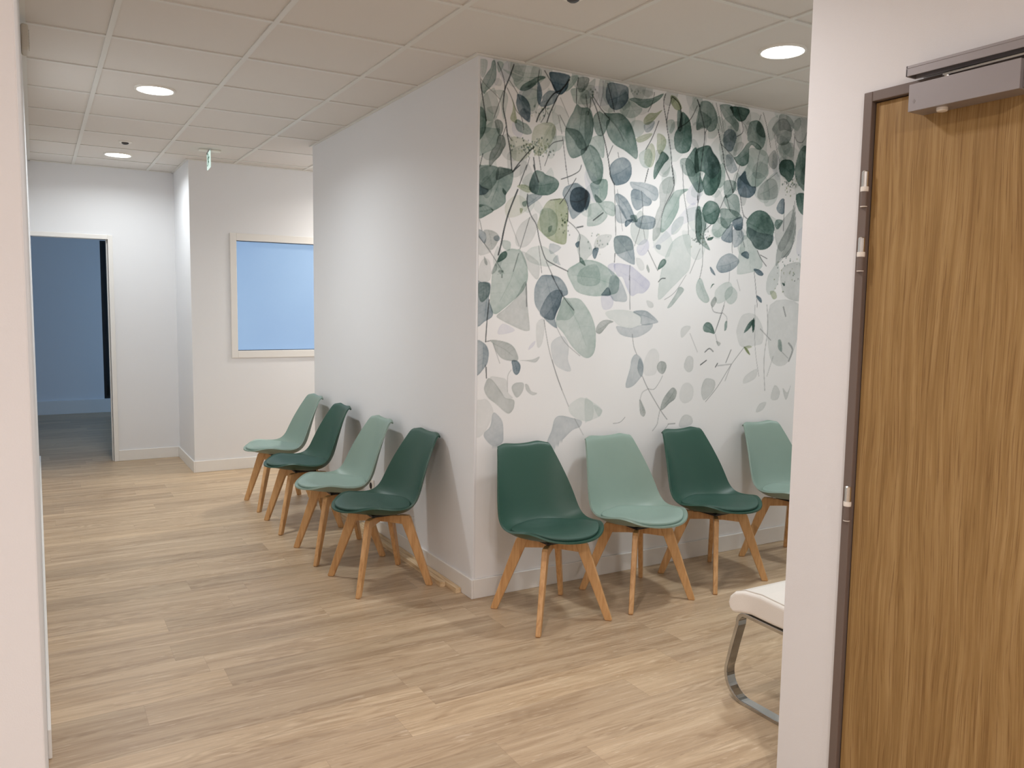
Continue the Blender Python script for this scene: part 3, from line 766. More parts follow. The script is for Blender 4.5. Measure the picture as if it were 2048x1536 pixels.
def leaf_wallpaper():
    x0, x1, z0, z1 = 0.012, 4.99, 0.101, HC-0.0015
    xs = [x0]
    while xs[-1] < 2.45: xs.append(xs[-1]+0.0026+0.0010*xs[-1])
    while xs[-1] < x1: xs.append(xs[-1]+0.016)
    xs[-1] = x1; xs = np.array(xs)
    zs = np.concatenate([np.arange(z0, 0.78, 0.02), np.arange(0.78, z1, 0.0030), [z1]])
    NX, NZ = len(xs), len(zs)
    XM, ZM = xs*1000, zs*1000
    rs = np.random.RandomState(5)
    def vnoise(scale):
        gx, gz = int(5200/scale)+3, int(2800/scale)+3
        g = rs.rand(gz, gx); fx, fz = XM/scale, ZM/scale
        ix, iz = fx.astype(int), fz.astype(int); tx, tz = fx-ix, fz-iz
        tx = tx*tx*(3-2*tx); tz = tz*tz*(3-2*tz)
        a = g[iz][:, ix]; b = g[iz][:, ix+1]; c = g[iz+1][:, ix]; d = g[iz+1][:, ix+1]
        return (a*(1-tx)+b*tx)*(1-tz)[:, None]+(c*(1-tx)+d*tx)*tz[:, None]
    noise = 0.45*vnoise(70)+0.33*vnoise(26)+0.22*vnoise(9)
    img = np.ones((NZ, NX, 3))*np.array([0.925, 0.925, 0.925])
    img *= (1-0.03*(vnoise(300)-0.5))[..., None]*np.array([1, 1, 1])
    T = {'g': (0.17, 0.32, 0.28), 'b': (0.20, 0.31, 0.37), 's': (0.44, 0.57, 0.53), 'y': (0.52, 0.58, 0.40), 'p': (0.66, 0.67, 0.80), 'k': (0.36, 0.42, 0.40)}
    def rng(lo, hi, arr):
        return max(0, int(np.searchsorted(arr, lo))-1), min(len(arr), int(np.searchsorted(arr, hi))+1)
    def smooth(P, n=4):
        P = np.array(P, float); N = len(P); out = []
        for i in range(N):
            a, b, c, d = P[i-1], P[i], P[(i+1) % N], P[(i+2) % N]
            for k in range(n):
                f = k/n; out.append(0.5*((2*b)+(c-a)*f+(2*a-5*b+4*c-d)*f*f+(3*b-a-3*c+d)*f**3))
        return np.array(out)
    def segdist(X, Z, a, b):
        d = b-a; L = d@d+1e-9; t = np.clip(((X-a[0])*d[0]+(Z-a[1])*d[1])/L, 0, 1)
        return np.hypot(X-a[0]-t*d[0], Z-a[1]-t*d[1])
    def leaf(P, tone, al, rib=True):
        Q = smooth(P) if len(P) > 4 else smooth(P, 3)
        i0, i1 = rng(Q[:, 0].min()-6, Q[:, 0].max()+6, XM); j0, j1 = rng(Q[:, 1].min()-6, Q[:, 1].max()+6, ZM)
        if i1-i0 < 2 or j1-j0 < 2: return
        X, Z = np.meshgrid(XM[i0:i1], ZM[j0:j1]); ins = np.zeros(X.shape, bool); D = np.full(X.shape, 1e9)
        n = len(Q)
        for k in range(n):
            a, b = Q[k], Q[(k+1) % n]
            D = np.minimum(D, segdist(X, Z, a, b))
            if a[1] != b[1]:
                cr = ((a[1] > Z) != (b[1] > Z)) & (X < (b[0]-a[0])*(Z-a[1])/(b[1]-a[1])+a[0]); ins ^= cr
        sd = np.where(ins, D, -D)
        cov = np.clip(sd/2.6+0.5, 0, 1)
        nn = noise[j0:j1, i0:i1]
        A = al*(0.62+0.75*nn)*(1+0.50*np.exp(-np.maximum(sd, 0)/3.2))*cov
        ex = Q[:, 0].max()-Q[:, 0].min(); ez = Q[:, 1].max()-Q[:, 1].min()
        if rib and al >= 0.28 and max(ex, ez) > 70:
            c = Q.mean(0); u_, s_, vt = np.linalg.svd(Q-c); ax = vt[0]; h = s_[0]/math.sqrt(n)*1.25
            ax = ax if ax[1] > 0 else -ax
            a, b = c+ax*h, c-ax*h*0.8; bend = np.array([ax[1], -ax[0]])*h*0.08; m_ = c+bend
            dl = np.minimum(segdist(X, Z, a, m_), segdist(X, Z, m_, b))
            A += 0.16*np.exp(-(dl/1.6)**2)*cov
            # one side of the blade a little denser, as the wash dries
            side = ((X-c[0])*ax[1]-(Z-c[1])*ax[0]); A *= 1+0.10*np.tanh(side/12.0)
            for q in (-0.45, -0.1, 0.25, 0.6):
                s0 = c+ax*h*q+bend*(1-abs(q))
                for sg in (1, -1):
                    e_ = s0+(-ax*0.55+sg*np.array([ax[1], -ax[0]]))*h*0.42
                    A += 0.06*np.exp(-(segdist(X, Z, s0, e_)/1.5)**2)*cov
        tt = np.array(T[tone])
        img[j0:j1, i0:i1] *= 1-np.clip(A, 0, 0.97)[..., None]*(1-tt)
    def stem(P, al, wd):
        P = np.array(P, float)
        if len(P) > 2:
            E = [P[0]]+list(P)+[P[-1]]; o_ = []
            for i in range(1, len(E)-2):
                a, b, c, d = E[i-1], E[i], E[i+1], E[i+2]
                for k in range(4):
                    f = k/4; o_.append(0.5*((2*b)+(c-a)*f+(2*a-5*b+4*c-d)*f*f+(3*b-a-3*c+d)*f**3))
            P = np.array(o_+[E[-1]])
        i0, i1 = rng(P[:, 0].min()-8, P[:, 0].max()+8, XM); j0, j1 = rng(P[:, 1].min()-8, P[:, 1].max()+8, ZM)
        if i1-i0 < 2 or j1-j0 < 2: return
        X, Z = np.meshgrid(XM[i0:i1], ZM[j0:j1]); D = np.full(X.shape, 1e9)
        for k in range(len(P)-1): D = np.minimum(D, segdist(X, Z, P[k], P[k+1]))
        hw = max(1.7, wd/2); cov = np.clip((hw-D)/2.0+0.6, 0, 1)
        img[j0:j1, i0:i1] *= 1-(al*cov*(0.8+0.4*noise[j0:j1, i0:i1]))[..., None]*(1-np.array([0.16, 0.19, 0.20]))
    def dot(x, z, r, al, tone):
        i0, i1 = rng(x-r-3, x+r+3, XM); j0, j1 = rng(z-r-3, z+r+3, ZM)
        if i1-i0 < 2 or j1-j0 < 2: return
        X, Z = np.meshgrid(XM[i0:i1], ZM[j0:j1]); D = np.hypot((X-x), (Z-z)*0.8)
        img[j0:j1, i0:i1] *= 1-(al*np.clip((r-D)/2+0.5, 0, 1))[..., None]*(1-np.array(T[tone]))
    # pale background leaves
    def sprout(cx, cz, s, ang, tone, al, fat):
        P = []
        for t in range(10):
            a = 2*math.pi*t/10; r = s*(1+0.12*rs.randn()*0.6)
            px, pz = math.cos(a)*r*fat, math.sin(a)*r
            if pz > 0: px *= 1-0.45*(pz/r)**2
            P.append((cx+px*math.cos(ang)-pz*math.sin(ang), cz+px*math.sin(ang)+pz*math.cos(ang)))
        leaf(P, tone, al)
    for k in range(120):
        cz = 2690-abs(rs.randn())*470; sprout(rs.rand()*2350, cz, 40+rs.rand()*70, rs.randn()*0.6, 'sskpsg'[rs.randint(6)], 0.10+0.10*rs.rand(), 0.45+0.3*rs.rand())
    for ln in MURAL.strip().splitlines():
        t = ln.split()
        if t[0] == 'g':
            c = list(map(int, t[3:])); leaf([(c[i], c[i+1]) for i in range(0, len(c), 2)], t[1], float(t[2]))
        elif t[0] == 's':
            c = list(map(int, t[3:])); stem([(c[i], c[i+1]) for i in range(0, len(c), 2)], float(t[1]), float(t[2]))
        else:
            al, n = float(t[1]), int(t[2]); a, b, c, d = map(int, t[3:])
            for k in range(n):
                u_, v_ = np.clip(0.5+0.22*rs.randn(2), 0, 1)
                dot(a+(c-a)*u_, b+(d-b)*v_, 2.0+3.0*rs.rand(), al*(0.5+0.5*rs.rand()), 'gky'[rs.randint(3)])
    # the same planting carried on to the right, beyond the door wall
    for k in range(150):
        cx = 2420+rs.rand()*2550; f = rs.rand(); cz = 2690-f**1.3*1750
        sprout(cx, cz, (50+rs.rand()*75)*(1-0.35*f), rs.randn()*0.5, 'ggbssskyp'[rs.randint(9)], (0.60-0.50*f)*(0.6+0.5*rs.rand()), 0.5+0.3*rs.rand())
    for k in range(40):
        cx = 2420+rs.rand()*2550; L = 300+rs.rand()*900; dx = rs.randn()*90
        stem([(cx, 2676), (cx+dx*0.3, 2676-L*0.4), (cx+dx, 2676-L)], 0.65*(1-L/1800), 4+4*rs.rand())
    img_l = np.where(img <= 0.04045, img/12.92, ((img+0.055)/1.055)**2.4)
    me = bpy.data.meshes.new('leaf_wallpaper')
    co = np.zeros((NZ*NX, 3), np.float32); GX, GZ = np.meshgrid(xs, zs)
    co[:NZ*NX, 0] = GX.ravel(); co[:NZ*NX, 1] = -0.0012; co[:NZ*NX, 2] = GZ.ravel()
    
    J, I = np.meshgrid(np.arange(NZ-1), np.arange(NX-1), indexing='ij'); a = (J*NX+I).ravel()
    F = np.stack([a, a+1, a+NX+1, a+NX], 1)
    F = F.astype(np.int32)
    me.vertices.add(len(co)); me.vertices.foreach_set('co', co.ravel())
    me.loops.add(F.size); me.loops.foreach_set('vertex_index', F.ravel())
    me.polygons.add(len(F)); me.polygons.foreach_set('loop_start', np.arange(0, F.size, 4, dtype=np.int32)); me.polygons.foreach_set('loop_total', np.full(len(F), 4, np.int32))
    me.update(calc_edges=True)
    at = me.color_attributes.new('print', 'FLOAT_COLOR', 'POINT')
    rgba = np.ones((NZ*NX, 4), np.float32); rgba[:, :3] = img_l.reshape(-1, 3)
    at.data.foreach_set('color', rgba.ravel())
    g = NG('printed_wallpaper'); an = g.n('Attribute', attribute_name='print'); g.l(an.outputs['Color'], g.b.inputs['Base Color'])
    g.b.inputs['Roughness'].default_value = 0.62; g.b.inputs['Specular IOR Level'].default_value = 0.3
    tc = g.n('TexCoord'); nz = g.noise(tc.outputs['Object'], 300, 3); bp = g.n('Bump'); bp.inputs['Strength'].default_value = 0.1; bp.inputs['Distance'].default_value = 0.001
    g.l(nz, bp.inputs['Height']); g.l(bp.outputs[0], g.b.inputs['Normal'])
    me.materials.append(g.m)
    o = bpy.data.objects.new('leaf_wallpaper', me); COL.objects.link(o)
    tag(o, 'white wallpaper printed with hanging watercolour eucalyptus leaves, on the wall behind the chairs', 'wallpaper')
leaf_wallpaper()

#@MURAL-END
# ------------------------------------------------------------------ right hand door with closer and hinges
def door():
    D = empty('door_2', (0.10, -2.105, 0)); D['kind'] = 'structure'
    def P(name, bm, m, par=D, **kw):
        bmesh.ops.translate(bm, verts=bm.verts[:], vec=(-0.10, 2.105, 0)) if par is D else None
        return obj(name, bm, m, par, **kw)
    bm = bmesh.new(); box(bm, 0.103, 0.143, -3.046, -2.1065, 0.006, 2.0415); leaf = P('door_leaf', bm, OAKDOOR, bevel=0.0015)
    bm = bmesh.new()
    box(bm, 0.088, 0.205, -2.104, -2.078, 0, 2.071); box(bm, 0.088, 0.205, -3.075, -3.049, 0, 2.071); box(bm, 0.088, 0.205, -3.049, -2.104, 2.044, 2.071)
    box(bm, 0.140, 0.20, -2.125, -2.104, 0, 2.044); box(bm, 0.140, 0.20, -3.049, -2.125, 2.03, 2.044)
    P('door_frame', bm, TAUPE, bevel=0.002)
    for (zt, zb) in ((1.862, 1.766), (1.684, 1.592), (0.992, 0.893)):
        bm = bmesh.new(); h = zt-zb; zm = zb+h*0.43; R = 0.009
        lathe(bm, [(0, zt+0.001), (R*0.7, zt+0.001), (R, zt-0.002), (R, zm+0.012)], 20, 0.087, -2.096)
        hg = P('hinge', bm, STEEL, smooth=False)
        bm = bmesh.new(); lathe(bm, [(0, zm+0.013), (R*1.15, zm+0.013), (R*1.2, zm+0.006), (R*1.15, zm), (0, zm)], 20, 0.087, -2.096)
        bmesh.ops.translate(bm, verts=bm.verts[:], vec=(-0.10, 2.105, 0)); r_ = obj('hinge_ring', bm, WHITEP, hg)
        bm = bmesh.new(); lathe(bm, [(0, zm), (R, zm), (R, zb+0.002), (0, zb+0.002)], 20, 0.087, -2.096)
        box(bm, 0.088, 0.0965, -2.102, -2.089, zb+0.004, zm-0.002)
        bmesh.ops.translate(bm, verts=bm.verts[:], vec=(-0.10, 2.105, 0)); obj('hinge_knuckle', bm, TAUPE, hg)
        bm = bmesh.new(); lathe(bm, [(0, zb+0.002), (R*1.02, zb+0.002), (R*1.02, zb), (0, zb)], 20, 0.087, -2.096)
        bmesh.ops.translate(bm, verts=bm.verts[:], vec=(-0.10, 2.105, 0)); obj('hinge_cap', bm, WHITEP, hg)
    bm = bmesh.new(); box(bm, 0.060, 0.1035, -2.95, -2.93, 1.0, 1.14); D2 = P('lock_plate', bm, STEEL, bevel=0.003)
    bm = bmesh.new(); box(bm, 0.055, 0.065, -2.94, -2.80, 1.06, 1.08); P('door_handle', bm, STEEL, bevel=0.004)
    return D
door()

def closer():
    C_ = empty('door_closer', (0.118, -2.243, 1.983)); tag(C_, 'grey metal slide-channel door closer at the top of the oak door', 'door closer')
    ox, oy, oz = 0.118, -2.243, 1.983
    def T(bm): bmesh.ops.translate(bm, verts=bm.verts[:], vec=(-ox, -oy, -oz)); return bm
    bm = bmesh.new(); box(bm, 0.040, 0.1035, -2.513, -2.243, 1.983, 2.050); obj('closer_body', T(bm), GREY, C_, bevel=0.0015)
    bm = bmesh.new(); box(bm, 0.052, 0.1035, -2.53, -2.5125, 1.986, 2.047); obj('end_cap', T(bm), mat('end_cap_grey', lin((128, 122, 124)), 0.4), C_, bevel=0.002)
    # slide rail fixed over the frame
    bm = bmesh.new()
    box(bm, 0.048, 0.0875, -2.70, -2.227, 2.093, 2.100); box(bm, 0.048, 0.052, -2.70, -2.227, 2.074, 2.093); box(bm, 0.0835, 0.0875, -2.70, -2.227, 2.074, 2.093)
    box(bm, 0.048, 0.0875, -2.231, -2.226, 2.074, 2.100)
    rl = obj('slide_rail', T(bm), GREY, C_, bevel=0.001)
    bm = bmesh.new(); box(bm, 0.052, 0.0835, -2.70, -2.231, 2.088, 2.0925); obj('rail_slot', T(bm), GREYD, rl)
    bm = bmesh.new(); box(bm, 0.0875, 0.0995, -2.68, -2.25, 2.078, 2.096); obj('rail_bracket', T(bm), GREYD, rl)
    bm = bmesh.new(); lathe(bm, [(0, 2.066), (0.008, 2.066), (0.008, 2.052), (0.011, 2.050), (0, 2.050)], 20, 0.078, -2.318); obj('pivot', T(bm), STEEL, C_)
    bm = bmesh.new()
    prism(bm, [(0.070, -2.310), (0.086, -2.310), (0.074, -2.64), (0.062, -2.64)], 2.062, 2.068, 'z'); obj('arm', T(bm), STEEL, C_, bevel=0.001)
    bm = bmesh.new(); lathe(bm, [(0, 1.984), (0.013, 1.984), (0.013, 1.976), (0.011, 1.974), (0, 1.974)], 24, 0.066, -2.318); obj('adjusting_cap', T(bm), WHITEP, C_)
    # small embossed diamond mark on the body
    bm = bmesh.new(); cy_, cz_, s = -2.259, 2.007, 0.006
    for k in (1.0, ):
        prism(bm, [(cy_, cz_+s), (cy_+s*0.7, cz_), (cy_, cz_-s), (cy_-s*0.7, cz_)], 0.0396, 0.0405, 'x')
    obj('embossed_mark', T(bm), mat('mark_grey', lin((146, 142, 144)), 0.4), C_)
closer()

# ------------------------------------------------------------------ ceiling lamps, sensors, exit sign
def lamp(first=None):
    L = empty('ceiling_light', (0, 0, HC))
    bm = bmesh.new(); lathe(bm, [(0.092, 0.0072), (0.093, 0.001), (0.096, -0.003), (0.103, -0.004), (0.108, -0.001), (0.109, 0.0072)], 56)
    obj('trim_ring', bm, WHITEP, L, smooth=True)
    bm = bmesh.new(); lathe(bm, [(0.0, 0.0045), (0.0925, 0.0045)], 56)
    obj('diffuser', bm, EMIT, L)
    return L
LP = [((-1.24, 1.58), 0.97, 0, 'round recessed ceiling light over the corridor, nearest of the two visible by the left wall'),
      ((-1.24, 3.98), 0.48, 0, 'round recessed ceiling light at the far end, in front of the blue doorway'),
      ((1.16, -0.82), 0.85, 0, 'round recessed ceiling light over the waiting area in front of the leaf wallpaper'),
      ((-0.64, -1.42), 0.7, 1, 'round recessed ceiling light at the mouth of the entrance corridor'),
      ((3.56, -0.82), 0.8, 0, 'round recessed ceiling light at the right end of the waiting area'),
      ((-1.24, -3.82), 1.5, 1, 'round recessed ceiling light over the entrance corridor'),
      ((-1.24, -6.22), 1.8, 1, 'added round ceiling light, unseen fill behind the camera at the start of the entrance corridor'),  # added out of view to even out the entrance light
      ((-3.64, -3.82), 1.8, 1, 'added round ceiling light, unseen fill behind the camera at left of the entrance'),  # another unseen fill lamp, added to brighten the entrance from behind
      ((1.16, 3.38), 1.6, 2, 'round recessed ceiling light over the passage behind the partition')]
L0 = lamp()
for i, ((x, y), k, en, lb) in enumerate(LP):
    if i == 0:
        L0.location = (x, y, HC); tag(L0, lb, 'ceiling light', 'round ceiling lights')
    else:
        dup(L0, (x, y, HC), 0, lb, 'round ceiling lights')
    ld = bpy.data.lights.new('lamp_light', 'AREA'); ld.shape = 'DISK'; ld.size = 0.18; ld.spread = math.radians(168 if y < -3 else 156)
    ld.energy = LAMP_W*k; ld.color = (LAMP_COL, ENTR_COL, (1.0, 0.94, 0.86))[en]
    lo = bpy.data.objects.new('lamp_light', ld); COL.objects.link(lo); lo.location = (x, y, HC+0.0035)

def sensor(x, y, label):
    S = empty('ceiling_sensor', (x, y, HC+0.007)); tag(S, label, 'sensor', 'ceiling sensors')
    bm = bmesh.new(); lathe(bm, [(0, 0.0), (0.048, 0.0), (0.048, -0.004), (0.040, -0.009), (0.0, -0.009)], 36); obj('base', bm, WHITEP, S)
    bm = bmesh.new(); lathe(bm, [(0, -0.009), (0.026, -0.009), (0.024, -0.016), (0.014, -0.022), (0, -0.024)], 32); obj('lens', bm, mat('dark_lens', lin((70, 66, 66)), 0.25), S, smooth=True)
sensor(-1.24, 3.36, 'small round ceiling sensor just in front of the farthest ceiling light')
sensor(-0.03, -0.84, 'small round ceiling sensor at the top edge, in front of the leaf wallpaper corner')

def exit_sign():
    E_ = empty('exit_sign', (-0.645, 3.33, HC+0.006)); tag(E_, 'small green running-figure exit sign hanging from the ceiling near the far corner', 'exit sign')
    bm = bmesh.new(); box(bm, -0.075, 0.09, -0.035, 0.035, -0.012, 0.0); obj('ceiling_plate', bm, WHITEP, E_, bevel=0.003)
    bm = bmesh.new(); box(bm, -0.004, 0.004, -0.10, 0.10, -0.145, -0.012)
    PG = mat('sign_white', lin((214, 236, 230)), 0.3, emit=(0.75, 1.0, 0.93), estr=0.25)
    pn = obj('sign_panel', bm, PG, E_, bevel=0.001)
    GR = mat('sign_green', lin((36, 120, 98)), 0.4)
    bm = bmesh.new()
    for sx in (-1, 1):
        xa, xb = (-0.0052, -0.0042) if sx < 0 else (0.0042, 0.0052)
        def poly(pts):
            prism(bm, [(a-0.09, b-0.14) for a, b in pts], xa, xb, 'x')
        # door, running figure and arrow
        poly([(0.115, 0.020), (0.165, 0.020), (0.165, 0.028), (0.123, 0.028), (0.123, 0.110), (0.165, 0.110), (0.165, 0.118), (0.115, 0.118)])
        poly([(0.082+0.010*math.cos(t*math.pi/6), 0.100+0.010*math.sin(t*math.pi/6)) for t in range(12)])
        poly([(0.070, 0.088), (0.090, 0.086), (0.078, 0.055), (0.060, 0.060)])
        poly([(0.078, 0.060), (0.096, 0.048), (0.094, 0.022), (0.086, 0.022), (0.086, 0.044), (0.066, 0.054)])
        poly([(0.062, 0.060), (0.072, 0.052), (0.052, 0.030), (0.032, 0.034), (0.033, 0.042), (0.048, 0.040)])
        poly([(0.086, 0.086), (0.108, 0.070), (0.104, 0.064), (0.082, 0.076)]); poly([(0.070, 0.088), (0.050, 0.076), (0.054, 0.070), (0.068, 0.078)])
        poly([(0.006, 0.072), (0.022, 0.086), (0.022, 0.077), (0.034, 0.077), (0.034, 0.067), (0.022, 0.067), (0.022, 0.058)])
    obj('pictogram', bm, GR, pn)
    bm = bmesh.new(); box(bm, -0.007, 0.007, -0.10, 0.10, -0.022, -0.012); obj('holder', bm, GREY, E_)
    E_.rotation_euler = (0, 0, math.radians(-4))
exit_sign()

def wall_alarm():
    A = empty('wall_alarm', (-1.885, 0.62, 2.59)); tag(A, 'small off-white alarm box high on the left wall under the ceiling', 'alarm')
    bm = bmesh.new(); box(bm, 0, 0.030, -0.06, 0.06, -0.055, 0.055); obj('case', bm, mat('alarm_case', lin((200, 194, 182)), 0.45), A, bevel=0.012, segs=4)
    bm = bmesh.new(); 
    for k in range(6): box(bm, 0.0295, 0.0312, -0.035, 0.035, -0.035+0.013*k, -0.030+0.013*k)
    obj('grille', bm, mat('alarm_grille', lin((120, 112, 98)), 0.6), A)
wall_alarm()

def outlet():
    A = empty('wall_socket', (0, 1.43, 0.30)); tag(A, 'white wall socket low on the partition behind the left row of chairs', 'socket')
    bm = bmesh.new(); box(bm, -0.010, 0.0, -0.042, 0.042, -0.042, 0.042); obj('plate', bm, WHITEP, A, bevel=0.003)
    bm = bmesh.new(); lathe(bm, [(0, 0), (0.02, 0), (0.021, 0.002), (0.022, 0.0)], 28)
    bmesh.ops.rotate(bm, verts=bm.verts[:], cent=(0, 0, 0), matrix=Matrix.Rotation(-math.pi/2, 3, 'Y')); bmesh.ops.translate(bm, verts=bm.verts[:], vec=(-0.0101, 0, 0))
    obj('socket_face', bm, GREYD, A)
outlet()

# ------------------------------------------------------------------ wooden battens on the floor
def batten(x0, x1, y0, y1, z1, label):
    bm = bmesh.new(); box(bm, x0, x1, y0, y1, 0.0, z1)
    o = obj('wooden_batten', bm, PINE, bevel=0.0015); tag(o, label, 'batten', 'pine battens on the floor')
batten(-0.043, -0.014, 0.105, 2.05, 0.027, 'pale pine batten lying on the floor against the baseboard, inner of the two')
batten(-0.074, -0.045, 0.225, 1.98, 0.027, 'pale pine batten lying on the floor beside the other, nearer the chair legs')

# ------------------------------------------------------------------ shell chairs
SW, SD = 0.240, 0.255            # seat half width / front depth
CEN = [(0, .384), (.05, .383), (.10, .391), (.145, .415), (.178, .455), (.200, .510), (.216, .565), (.232, .622), (.247, .678), (.262, .728), (.275, .765), (.286, .785), (.297, .790)]
EDG = [(.240, 0, .440), (.240, .040, .441), (.238, .078, .455), (.233, .108, .487), (.225, .130, .535), (.214, .152, .585), (.202, .173, .630), (.190, .195, .672), (.178, .217, .712), (.167, .238, .747), (.158, .256, .776), (.150, .272, .795), (.136, .290, .799)]
FRONT = [(-.255, .421), (-.23, .412), (-.19, .404), (-.12, .392), (-.04, .385), (0, .384)]
RIM = [(0, .440), (12, .446), (25, .457), (38, .450), (52, .434), (70, .424), (90, .421)]
def catmull(arr, t):
    n = len(arr)-1; t = max(0.0, min(n-1e-6, t)); i = int(t); f = t-i
    p = [np.array(arr[max(0, min(n, i+k))], float) for k in (-1, 0, 1, 2)]
    return 0.5*((2*p[1])+(-p[0]+p[2])*f+(2*p[0]-5*p[1]+4*p[2]-p[3])*f*f+(-p[0]+3*p[1]-3*p[2]+p[3])*f**3)
def interp(tab, x):
    for i in range(len(tab)-1):
        if x <= tab[i+1][0]:
            t = i+(x-tab[i][0])/(tab[i+1][0]-tab[i][0]); return float(catmull(tab, t)[1])
    return tab[-1][1]
NB = len(CEN)-1
def S(u, v):
    """shell surface; v in [-1,0] front half disc, (0,1] seat rear and back"""
    if v <= 0:
        dx = u*math.sqrt(max(0, 1-v*v/2)); dy = v*math.sqrt(max(0, 1-u*u/2))
        rho = min(1.0, math.hypot(dx, dy)); phi = math.degrees(math.atan2(-dy, abs(dx)+1e-9))
        k = rho**3.2
        return Vector((SW*dx, SD*dy, interp(FRONT, SD*dy)*(1-k)+interp(RIM, phi)*k))
    t = v*NB; a = abs(u)
    c = catmull(CEN, t); e = catmull(EDG, t)
    q = 3.2-0.9*min(1, t/5.0); k = a**q
    x = float(e[0])*u
    y = float(c[0])*(1-k)+float(e[1])*k; z = float(c[1])*(1-k)+float(e[2])*k
    # rounded upper corners
    f = max(0.0, (t-9.5)/(NB-9.5)); z -= 0.022*f*f*max(0, (a-0.72)/0.28)**2
    z += 0.004*f*math.exp(-((a-0.65)/0.30)**2)
    return Vector((x, y, z))

def grid(bm, U, V, fn):
    vs = [[bm.verts.new(fn(u, v)) for u in U] for v in V]
    for j in range(len(V)-1):
        for i in range(len(U)-1):
            bm.faces.new((vs[j][i], vs[j][i+1], vs[j+1][i+1], vs[j+1][i]))
    return vs

def make_chair(shellm, cushm, label):
    R_ = empty('shell_chair'); tag(R_, label, 'chair', None)
    U = [math.sin(math.pi/2*t/8) for t in range(-8, 9)]
    Vv = [-math.sin(math.pi/2*t/7) for t in range(7, 0, -1)]+[k/26 for k in range(0, 27)]
    bm = bmesh.new(); grid(bm, U, Vv, S)
    sh = obj('seat_shell', bm, shellm, R_, smooth=True)
    so = sh.modifiers.new('thickness', 'SOLIDIFY'); so.thickness = 0.009; so.offset = -1.0 if False else 1.0
    so.offset = 0.0
    bv = sh.modifiers.new('rim', 'BEVEL'); bv.width = 0.003; bv.segments = 2; bv.limit_method = 'ANGLE'; bv.angle_limit = 0.9
    ss = sh.modifiers.new('smooth', 'SUBSURF'); ss.levels = 1; ss.render_levels = 1
    # cushion : closed pad following the seat
    bm = bmesh.new()
    NU, NV = 20, 22
    def cs(a, b, top):
        # a,b in [-1,1] -> disc
        x = a*math.sqrt(1-b*b/2); y = b*math.sqrt(1-a*a/2)
        rho = min(1.0, math.hypot(x, y))
        # pad outline in plan
        yy = y*0.229-0.006 if y < 0 else y*0.160-0.010
        wx = x*0.213
        # find shell height at this plan position
        z = shell_z(wx, yy)
        th = 0.018*(1-rho**9)+0.004
        return Vector((wx, yy, z+0.0045+(th+0.010 if top else 0.0)))
    def shell_z(x, y):
        if y <= 0:
            # invert the disc mapping by a few fixed-point steps
            u = x/SW; v = y/SD
            for _ in range(12):
                u = max(-1, min(1, (x/SW)/math.sqrt(max(0.3, 1-v*v/2)))); v = max(-1, min(0, (y/SD)/math.sqrt(max(0.3, 1-u*u/2))))
            return S(u, v).z
        lo, hi = 0.0, 0.5
        u = x/SW
        for _ in range(22):
            mdl = (lo+hi)/2; s = S(u, mdl); 
            if s.y < y: lo = mdl
            else: hi = mdl
            u = max(-1, min(1, x/float(catmull(EDG, mdl*NB)[0])))
        return S(u, lo).z
    A_ = [math.sin(math.pi/2*(t/NU*2-1)) for t in range(NU+1)]
    B_ = [math.sin(math.pi/2*(t/NV*2-1)) for t in range(NV+1)]
    top = grid(bm, A_, B_, lambda a, b: cs(a, b, True)); bot = grid(bm, A_, B_, lambda a, b: cs(a, b, False))
    def ring(g):
        return [g[0][i] for i in range(NU+1)]+[g[j][NU] for j in range(1, NV+1)]+[g[NV][i] for i in range(NU-1, -1, -1)]+[g[j][0] for j in range(NV-1, 0, -1)]
    rt_, rb = ring(top), ring(bot)
    for k in range(len(rt_)):
        k2 = (k+1) % len(rt_)
        bm.faces.new((rt_[k], rt_[k2], rb[k2], rb[k]))
    cu = obj('cushion', bm, cushm, R_, smooth=True)
    # legs in the two diagonal planes
    for k in range(4):
        ang = math.pi/4+k*math.pi/2
        bm = bmesh.new()
        prof = [(0.112, 0.372), (0.166, 0.372), (0.176, 0.360), (0.300, 0.004), (0.294, 0.0), (0.266, 0.0), (0.264, 0.004), (0.132, 0.322)]
        t0 = 0.0135
        prism(bm, prof, -t0, t0, 'y')
        for v in bm.verts:
            if v.co.z < 0.2: v.co.y *= 0.85
        bmesh.ops.rotate(bm, verts=bm.verts[:], cent=(0, 0, 0), matrix=Matrix.Rotation(ang, 3, 'Z'))
        obj('leg', bm, BEECH, R_, bevel=0.006, segs=3)
    for k in range(2):
        ang = math.pi/4+k*math.pi/2
        bm = bmesh.new()
        if k == 0: prof = [(-0.125, 0.368), (0.125, 0.368), (0.135, 0.322), (0.05, 0.328), (-0.05, 0.328), (-0.135, 0.322)]
        else: prof = [(-0.125, 0.3675), (0.125, 0.3675), (0.135, 0.3225), (0.05, 0.3285), (-0.05, 0.3285), (-0.135, 0.3225)]
        prism(bm, prof, -0.0105, 0.0105, 'y')
        bmesh.ops.rotate(bm, verts=bm.verts[:], cent=(0, 0, 0), matrix=Matrix.Rotation(ang, 3, 'Z'))
        obj('cross_rail', bm, BEECH, R_, bevel=0.003)
    bm = bmesh.new(); box(bm, -0.07, 0.07, -0.07, 0.07, 0.3675, 0.379); obj('mounting_plate', bm, BLACK, R_, bevel=0.002)
    return R_
